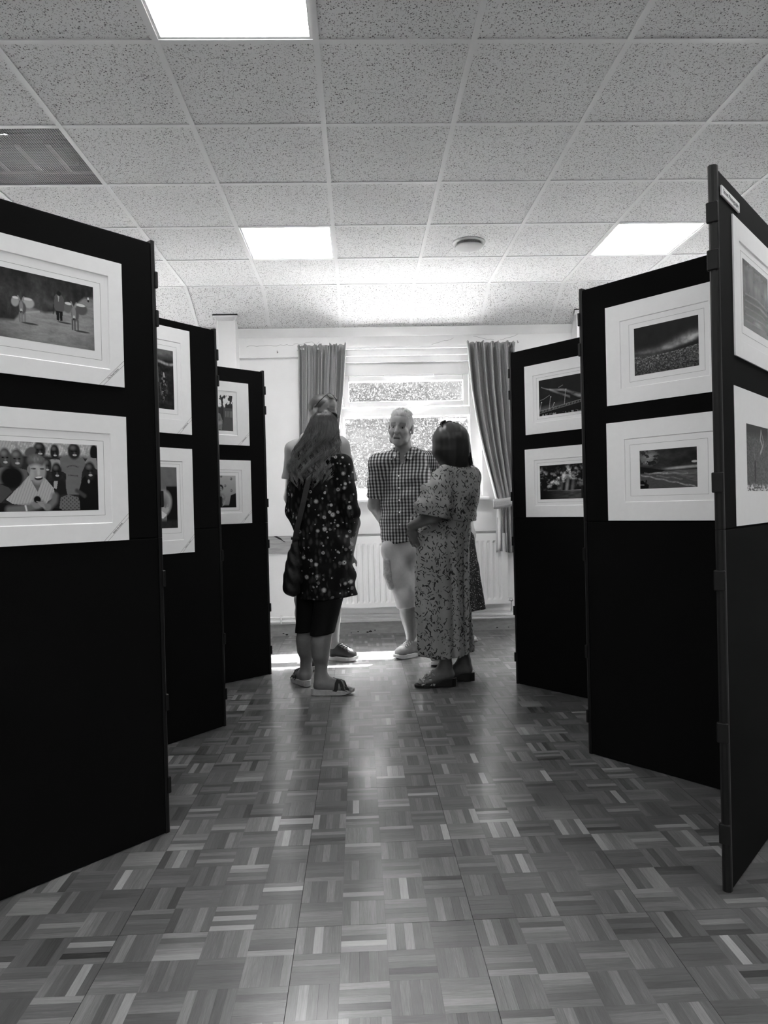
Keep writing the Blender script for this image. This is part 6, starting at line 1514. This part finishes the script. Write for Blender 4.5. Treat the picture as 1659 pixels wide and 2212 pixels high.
    G.warp(lambda x, y, z: 0.005 * np.sin(38 * x + 30 * z) * np.clip((0.8 - z) * 3, 0, 1) + 0.004 * np.sin(24 * z - 40 * x)); G.plane((0.33, 5.1, (0.320, 5.100, 0.371)[2]), (0.12, 0.05, -1), 0.003)
    go = G.mesh('shorts', mat('pale_cotton_shorts', 0.42, 0.85, 0.15, noise=(30, 0.03), bump=(200, 0.2)), T, org)
    K = Field((0.08, 4.95, 0.45), (0.40, 5.35, 0.92), 0.005); K.chain([((0.198, 5.130, 0.700), 0.030, 0.060), ((0.202, 5.125, 0.608), 0.034, 0.064), ((0.226, 5.120, 0.523), 0.030, 0.060)], rt, 0.01)
    K.mesh('cargo_pocket', mat('pale_cotton_pocket', 0.40, 0.85, 0.15, noise=(80, 0.10)), go, org)
    ws = mat('pale_trainer_sole', 0.6, 0.5, 0.3); gs = mat('grey_trainer', 0.27, 0.6, 0.3, noise=(30, 0.05)); lc = mat('pale_lace', 0.5, 0.7, 0.2); sk = mat('white_sock', 0.75, 0.9, 0.1)
    shoe(T, org, ra, rheel, rtoe, gs, ws, lc); shoe(T, org, la, lheel, ltoe, gs, ws, lc)
    for a, h_, t_ in ((ra, rheel, rtoe), (la, lheel, ltoe)):
        dd = vn(A3((*t_, 0)) - A3((*h_, 0))); S_ = Field(A3((*h_, 0)) - (0.12, 0.12, 0), A3((*h_, 0)) + (0.18, 0.18, 0.22), 0.006); S_.cap(A3((*h_, 0.08)) + dd * 0.055, a + (0, 0, 0.03), 0.045, 0.043, 0.01); S_.plane((0, 0, 0.150), (0, 0, 1)); S_.mesh('sock', sk, T, org)
check_man()

# ------------------------------------------------------------------ woman with the dark bob
def woman_bob():
    org = (0.54, 4.38, 0.0)
    T = thing('person', 'woman with a dark bob in a long leaf-print dress and block-heeled sandals', 'person', org)
    face = vn((-0.78, 0.62, 0)); rt = np.array([face[1], -face[0], 0])
    hed = A3((0.570, 4.390, 1.464)); nek = A3((0.604, 4.410, 1.315)); che = A3((0.596, 4.420, 1.168)); pel = A3((0.518, 4.410, 0.807))
    ls = nek - rt * 0.155 - (0, 0, 0.06); rs = nek + rt * 0.155 - (0, 0, 0.06)
    le = A3((0.446, 4.220, 1.032)); lw = A3((0.319, 4.360, 0.966)); re = A3((0.661, 4.580, 0.999)); rw = A3((0.457, 4.620, 0.944))
    lh = pel - rt * 0.085 - (0, 0, 0.03); rh = pel + rt * 0.085 - (0, 0, 0.03); lk = A3((0.485, 4.330, 0.423)); la = A3((0.500, 4.325, 0.125)); rk = A3((0.588, 4.470, 0.413)); ra = A3((0.633, 4.455, 0.121))
    lheel, ltoe = (0.552, 4.318), (0.322, 4.328); rheel, rtoe = (0.682, 4.44), (0.455, 4.475)
    B = Field((0.12, 3.95, -0.01), (0.92, 4.85, 1.62), 0.008)
    B.chain([(pel, 0.16, 0.12), (che * 0.4 + pel * 0.6, 0.15, 0.115), (che, 0.15, 0.11), (nek - (0, 0, 0.04), 0.12, 0.07)], rt, 0.02)
    arm(B, ls, le, lw, (0.055, 0.044, 0.029)); arm(B, rs, re, rw); hand(B, lw, vn((0.10, 0.10, -1)), vn((0.6, 0.7, 0)), 0.92, 0.3); hand(B, rw, vn((-0.8, 0, -0.5)), vn((0, -1, 0)), 0.92)
    leg(B, lh, lk, la + (0, 0, 0.01), (0.085, 0.057, 0.035), 0.052, -face); leg(B, rh, rk, ra, (0.085, 0.057, 0.035), 0.052, -face)
    for a, h_, t_ in ((la, lheel, ltoe), (ra, rheel, rtoe)):
        hl = A3((*h_, 0.0)); t = A3((*t_, 0.0)); d = vn(t - hl); sd = np.array([-d[1], d[0], 0])
        B.cap(a, hl + d * 0.04 + (0, 0, 0.075), 0.036, 0.034, 0.02); B.cap(hl + d * 0.035 + (0, 0, 0.072), t - d * 0.08 + (0, 0, 0.036), 0.030, 0.034, 0.02); B.cap(a + d * 0.02 - (0, 0, 0.015), t - d * 0.085 + (0, 0, 0.04), 0.03, 0.026, 0.025)
        for o_, L_, r_ in ((-0.028, 0.0, 0.0105), (-0.010, 0.004, 0.0095), (0.006, 0.0, 0.009), (0.020, -0.008, 0.009), (0.032, -0.018, 0.0085)): B.cap(t - d * 0.075 + sd * o_ + (0, 0, 0.034), t - d * (0.014 - L_) + sd * o_ + (0, 0, 0.024), r_ + 0.003, r_, 0.006)
    B.cap(nek - (0, 0, 0.03), hed - (0, 0, 0.05), 0.05, 0.05, 0.02); head_parts(B, hed, frame(face), 0.97)
    B.mesh('body', skin('skin_deep', 0.09), T, org, 1, col=ones)
    dm = mat('leaf_print_cloth', 0.3, 0.85, 0.15, extra=leaf_cloth)
    # long skirt
    C = Field((0.10, 3.95, 0.10), (0.95, 4.85, 1.48), 0.006)
    C.chain([((0.539, 4.410, 0.999), 0.140, 0.120), ((0.511, 4.410, 0.892), 0.155, 0.135), ((0.504, 4.410, 0.694), 0.157, 0.140), ((0.500, 4.410, 0.439), 0.154, 0.140), ((0.502, 4.410, 0.141), 0.146, 0.138)], (1, 0.2, 0), 0.012)
    C.chain([(pel, 0.16, 0.12), (che * 0.4 + pel * 0.6, 0.15, 0.115)], rt, 0.02, infl=0.012); C.cap(lh, lk, 0.10, 0.075, 0.02); C.cap(rh, rk, 0.10, 0.075, 0.02); C.cap(lk, la, 0.086, 0.07, 0.02); C.cap(rk, ra, 0.086, 0.06, 0.02)
    C.plane((0, 0, (0.526, 4.300, 1.004)[2]), (0, 0, 1), 0.006)
    C.warp(lambda x, y, z: (0.011 * np.sin(7 * np.arctan2(y - 4.41, x - 0.555) + 1.2 + 0.8 * z) + 0.006 * np.sin(15 * np.arctan2(y - 4.41, x - 0.555) + 2 * z)) * np.clip((1.05 - z) * 2, 0.15, 1))
    C.plane((0.55, 4.3, (0.500, 4.270, 0.173)[2]), (0.02, 0, -1), 0.003)
    pt = wrapped(pel, (1, 0, 0), (0, -1, 0), 0.14)
    C.mesh('skirt', dm, T, org, 1, pat=pt)
    # bodice with a full sleeve
    D = Field((0.10, 3.95, 0.98), (0.95, 4.85, 1.50), 0.0055)
    D.chain([((0.545, 4.410, 0.982), 0.135, 0.115), ((0.564, 4.415, 1.061), 0.140, 0.120), ((0.593, 4.420, 1.168), 0.128, 0.120), ((0.607, 4.420, 1.273), 0.115, 0.085)], (1, 0.35, 0), 0.02)
    D.chain([(pel, 0.16, 0.12), (che * 0.4 + pel * 0.6, 0.15, 0.115), (che, 0.15, 0.11), (nek - (0, 0, 0.045), 0.12, 0.07)], rt, 0.02, infl=0.010)
    D.cap(nek - (0, 0, 0.035), ls, 0.05, 0.06, 0.03); D.cap(nek - (0, 0, 0.035), rs, 0.05, 0.06, 0.03)
    D.chain([(ls + (0, 0, 0.01), 0.055, 0.055), ((0.463, 4.250, 1.167), 0.085, 0.075), ((0.444, 4.240, 1.086), 0.112, 0.085), ((0.439, 4.235, 1.032), 0.108, 0.082)], (1, -0.15, 0.12), 0.02)
    D.cap(rs, re, 0.075, 0.085, 0.03, flat=True)
    D.warp(lambda x, y, z: 0.006 * np.sin(62 * (x - 0.30) + 34 * (z - 1.2)) * np.clip((0.62 - x) * 6, 0, 1) * np.clip((z - 1.02) * 8, 0, 1) + 0.003 * np.sin(60 * x - 30 * z) + 0.003 * np.sin(45 * z + 30 * y))
    D.plane((0.442, 4.240, 1.021), (-0.22, 0, -1), 0.004)
    D.mesh('bodice', dm, T, org, 1, pat=wrapped(che, (1, 0, 0), (0, -1, 0), 0.12))
    # sandals: block heel, dark sole, beaded straps
    ds = mat('black_sandal_sole', 0.008, 0.5, 0.3); bd = mat('beaded_strap', 0.30, 0.3, 0.5)
    for h_, t_ in ((lheel, ltoe), (rheel, rtoe)):
        hh = np.array(h_); tt = np.array(t_); dd = tt - hh; L = np.linalg.norm(dd); dd /= L; sd = np.array([-dd[1], dd[0]])
        so = sole('sandal', ds, T, hh - dd * 0.010, tt + dd * 0.014, 0.094, [(0, 0.0, 0.052), (0.30, 0.0, 0.046), (0.36, 0.012, 0.040), (0.6, 0.0, 0.024), (1, 0.002, 0.016)], org, 0.003)
        m = MB(); rr = random.Random(5)
        for u0, u1, hgt in ((0.55, 0.62, 0.075), (0.62, 0.86, 0.062), (0.86, 0.66, 0.055), (0.80, 0.92, 0.045)):
            for q in range(26):
                a = q / 25; u = u0 + (u1 - u0) * a; p = hh + dd * L * u + sd * (0.043 * math.cos(math.pi * a)); z = max(0.020, (B.top(p[0], p[1], 0.13) or 0.0) + 0.003)
                for e in range(2):
                    c = (p[0] + rr.uniform(-0.006, 0.006) - org[0], p[1] + rr.uniform(-0.004, 0.004) - org[1], z + rr.uniform(-0.003, 0.005)); r0 = rr.uniform(0.0030, 0.0048)
                    m.lathe([(0.0003, r0), (r0 * 0.8, r0 * 0.5), (r0, 0), (r0 * 0.8, -r0 * 0.5), (0.0003, -r0)], c, 6)
        tag(m.build('beaded_straps', bd, so, smooth=True), kind='stuff')
    # bob
    Hf = Field(hed - (0.16, 0.18, 0.20), hed + (0.20, 0.18, 0.16), 0.005)
    Hf.ell(hed + (0, 0, 0.028), (0.104, 0.112, 0.098), None, 0.02); Hf.chain([(hed + (0.002, -0.005, 0.01), 0.112, 0.105), (hed + (0.004, -0.005, -0.04), 0.114, 0.100), (hed + (0.016, -0.005, -0.09), 0.094, 0.085), (hed + (0.026, -0.005, -0.125), 0.072, 0.06)], (1, 0, 0), 0.02)
    Hf.cap(hed + (0.05, -0.03, -0.115), hed + (0.118, 0.0, -0.128), 0.030, 0.012, 0.02)
    Hf.ell(hed + face * 0.13 - (0, 0, 0.035), (0.075, 0.075, 0.10), None, 0.01, 'cut')
    Hf.warp(lambda x, y, z: 0.0012 * np.sin(150 * x + 2 * np.sin(12 * z)))
    hm = hair_mat('dark_bob_hair', 0.008, 0.45, 0.03, 0.2); ho = Hf.mesh('hair', hm, T, org, 1)
    r = np.random.default_rng(9); cur = []
    for q in range(900):
        a = r.uniform(-math.pi, math.pi); dv = np.array([math.sin(a), -math.cos(a), 0])
        if dv @ face > 0.55: continue
        t = np.linspace(0, 1, 18)[:, None]; el = r.uniform(0.02, 0.5)
        p0 = hed + dv * (0.02 + 0.10 * el) + (0, 0, 0.128 - 0.05 * el); p1 = hed + dv * 0.128 * np.array([1, 1, 1]) + (0, 0, 0.03); p2 = hed + dv * np.array([0.112, 0.10, 0]) + (0.004, 0, -0.06); p3 = hed + dv * np.array([0.080, 0.07, 0]) + (0.022, 0, -0.125 + r.uniform(-0.015, 0.02))
        if dv[0] > 0.5 and r.random() < 0.6: p3 = hed + np.array([0.112 + r.uniform(-0.02, 0.02), r.normal(0, 0.015), -0.128 + r.normal(0, 0.008)])
        c = (1 - t) ** 3 * p0 + 3 * t * (1 - t) ** 2 * p1 + 3 * t ** 2 * (1 - t) * p2 + t ** 3 * p3; cur.append(c + r.normal(0, 0.0012, 3))
    tag(strands('hair_strands', hair_mat('dark_hair_strand', 0.012, 0.35, 0.06, 0.2), ho, cur, 0.0024, org), kind='stuff')
    g = vn(face * 0.55 + np.array([0, 0, 0.83])); sg = frame(face)
    sunglasses('sunglasses', 'black sunglasses pushed up in the dark bob', hed + (0, 0, 0.128) + face * 0.035, np.array([sg[0], vn(sg[1] * 0.6 + sg[2] * 0.8), vn(sg[2] * 0.6 - sg[1] * 0.8)]), 1.1)
woman_bob()

# ------------------------------------------------------------------ sunglasses of the long-haired woman
def glasses_long_hair():
    hed = A3((-0.197, 4.370, 1.537)); face = vn((0.62, 0.78, 0)); f = frame(face)
    sunglasses('sunglasses', 'thin-rimmed sunglasses pushed up in the long wavy hair', hed + (0, 0, 0.112) + face * 0.06, np.array([f[0], vn(f[1] * 0.75 + f[2] * 0.66), vn(f[2] * 0.75 - f[1] * 0.66)]), 1.12)
glasses_long_hair()

# ------------------------------------------------------------------ person almost hidden behind the bob
def hidden_person():
    org = (0.72, 5.62, 0.0)
    T = thing('person', 'person almost hidden behind the woman with the bob, in a small-flowered dark skirt', 'person', org)
    face = vn((-0.8, -0.5, 0)); rt = np.array([face[1], -face[0], 0])
    hed = A3((0.735, 5.600, 1.575)); nek = A3((0.741, 5.620, 1.415)); che = A3((0.745, 5.620, 1.252)); pel = A3((0.750, 5.620, 0.873))
    a_s = nek + (0.13, 0.05, -0.06); a_e = A3((0.880, 5.620, 1.003)); a_w = A3((0.742, 5.520, 0.930)); b_s = nek + (-0.13, -0.03, -0.06); b_e = A3((0.612, 5.620, 1.021)); b_w = A3((0.650, 5.500, 0.915))
    h1 = pel + (0.08, 0.02, -0.03); h2 = pel + (-0.08, -0.02, -0.03); k1 = A3((0.808, 5.620, 0.419)); an1 = A3((0.793, 5.640, 0.102)); k2 = A3((0.677, 5.580, 0.428)); an2 = A3((0.666, 5.560, 0.083))
    heel1, toe1 = (0.70, 5.685), (0.912, 5.640); heel2, toe2 = (0.60, 5.55), (0.80, 5.48)
    B = Field((0.28, 5.25, -0.01), (1.08, 5.95, 1.66), 0.009)
    B.chain([(pel, 0.155, 0.115), (che * 0.4 + pel * 0.6, 0.13, 0.10), (che, 0.14, 0.105), (nek - (0, 0, 0.04), 0.12, 0.07)], (1, 0.2, 0), 0.02)
    arm(B, a_s, a_e, a_w, (0.045, 0.038, 0.027)); arm(B, b_s, b_e, b_w, (0.045, 0.038, 0.027)); hand(B, a_w, a_w - a_e, face, 0.9); hand(B, b_w, b_w - b_e, face, 0.9)
    leg(B, h1, k1, an1, (0.08, 0.055, 0.034), 0.05, -face); leg(B, h2, k2, an2, (0.08, 0.055, 0.034), 0.05, -face); foot(B, an1, heel1, toe1, 0.07); foot(B, an2, heel2, toe2, 0.07)
    B.cap(nek - (0, 0, 0.03), hed - (0, 0, 0.05), 0.048, 0.048, 0.02); head_parts(B, hed, frame(face), 0.95)
    B.mesh('body', skin('skin_mid', 0.34), T, org, 1, col=ones)
    C = Field((0.28, 5.25, 0.15), (1.12, 5.98, 1.45), 0.007)
    C.chain([(pel + (0, 0, 0.04), 0.12, 0.11), ((0.753, 5.620, 0.837), 0.140, 0.125), ((0.747, 5.620, 0.584), 0.175, 0.15), ((0.739, 5.620, 0.241), 0.226, 0.18)], (1, 0.1, 0), 0.015)
    C.warp(lambda x, y, z: 0.012 * np.sin(9 * np.arctan2(y - 5.62, x - 0.70)) * np.clip((0.85 - z) * 2, 0, 1)); C.plane((0, 0, (0.856, 5.550, 0.272)[2]), (0, 0, -1), 0.003); C.plane(pel + (0, 0, 0.06), (0, 0, 1), 0.004)
    C.mesh('skirt', mat('small_flower_cloth', 0.02, 0.85, 0.15, extra=flower_cloth(75.0, 0.010, 0.30, 0.03, 0.75)), T, org, 1, pat=around((pel[0], pel[1], 0), (pel[0], pel[1], 1), (0, -1, 0), 0.17))
    D = Field((0.40, 5.4, 0.85), (1.05, 5.90, 1.50), 0.008)
    D.chain([(pel + (0, 0, 0.05), 0.135, 0.115), (che, 0.15, 0.115), (nek - (0, 0, 0.05), 0.125, 0.08)], (1, 0.2, 0), 0.02); D.cap(a_s, a_s + (a_e - a_s) * 0.4, 0.06, 0.06, 0.02, flat=True); D.cap(b_s, b_s + (b_e - b_s) * 0.4, 0.06, 0.06, 0.02, flat=True); D.mesh('top', mat('mid_grey_top', 0.2, 0.85, 0.15), T, org)
    Hf = Field(hed - 0.14, hed + 0.15, 0.007); Hf.ell(hed + (0, 0, 0.03), (0.083, 0.10, 0.09), None, 0.01); Hf.ell(hed + face * 0.10 - (0, 0, 0.02), (0.07, 0.07, 0.085), None, 0.008, 'cut'); Hf.mesh('hair', hair_mat('brown_hair', 0.06), T, org)
    sm = mat('silver_flat_shoe', 0.4, 0.3, 0.5)
    for h_, t_ in ((heel1, toe1), (heel2, toe2)):
        hl = A3((*h_, 0)); t = A3((*t_, 0)); d = vn(t - hl); sd = np.array([-d[1], d[0], 0]); F = Field(np.minimum(hl, t) - 0.08, np.maximum(hl, t) + 0.10, 0.006)
        F.chain([(hl + d * 0.04 + (0, 0, 0.04), 0.042, 0.042), (hl + d * 0.12 + (0, 0, 0.035), 0.044, 0.040), (t - d * 0.04 + (0, 0, 0.03), 0.044, 0.030)], sd, 0.02); F.plane((0, 0, 0.002), (0, 0, -1)); F.mesh('shoe', sm, T, org)
hidden_person()
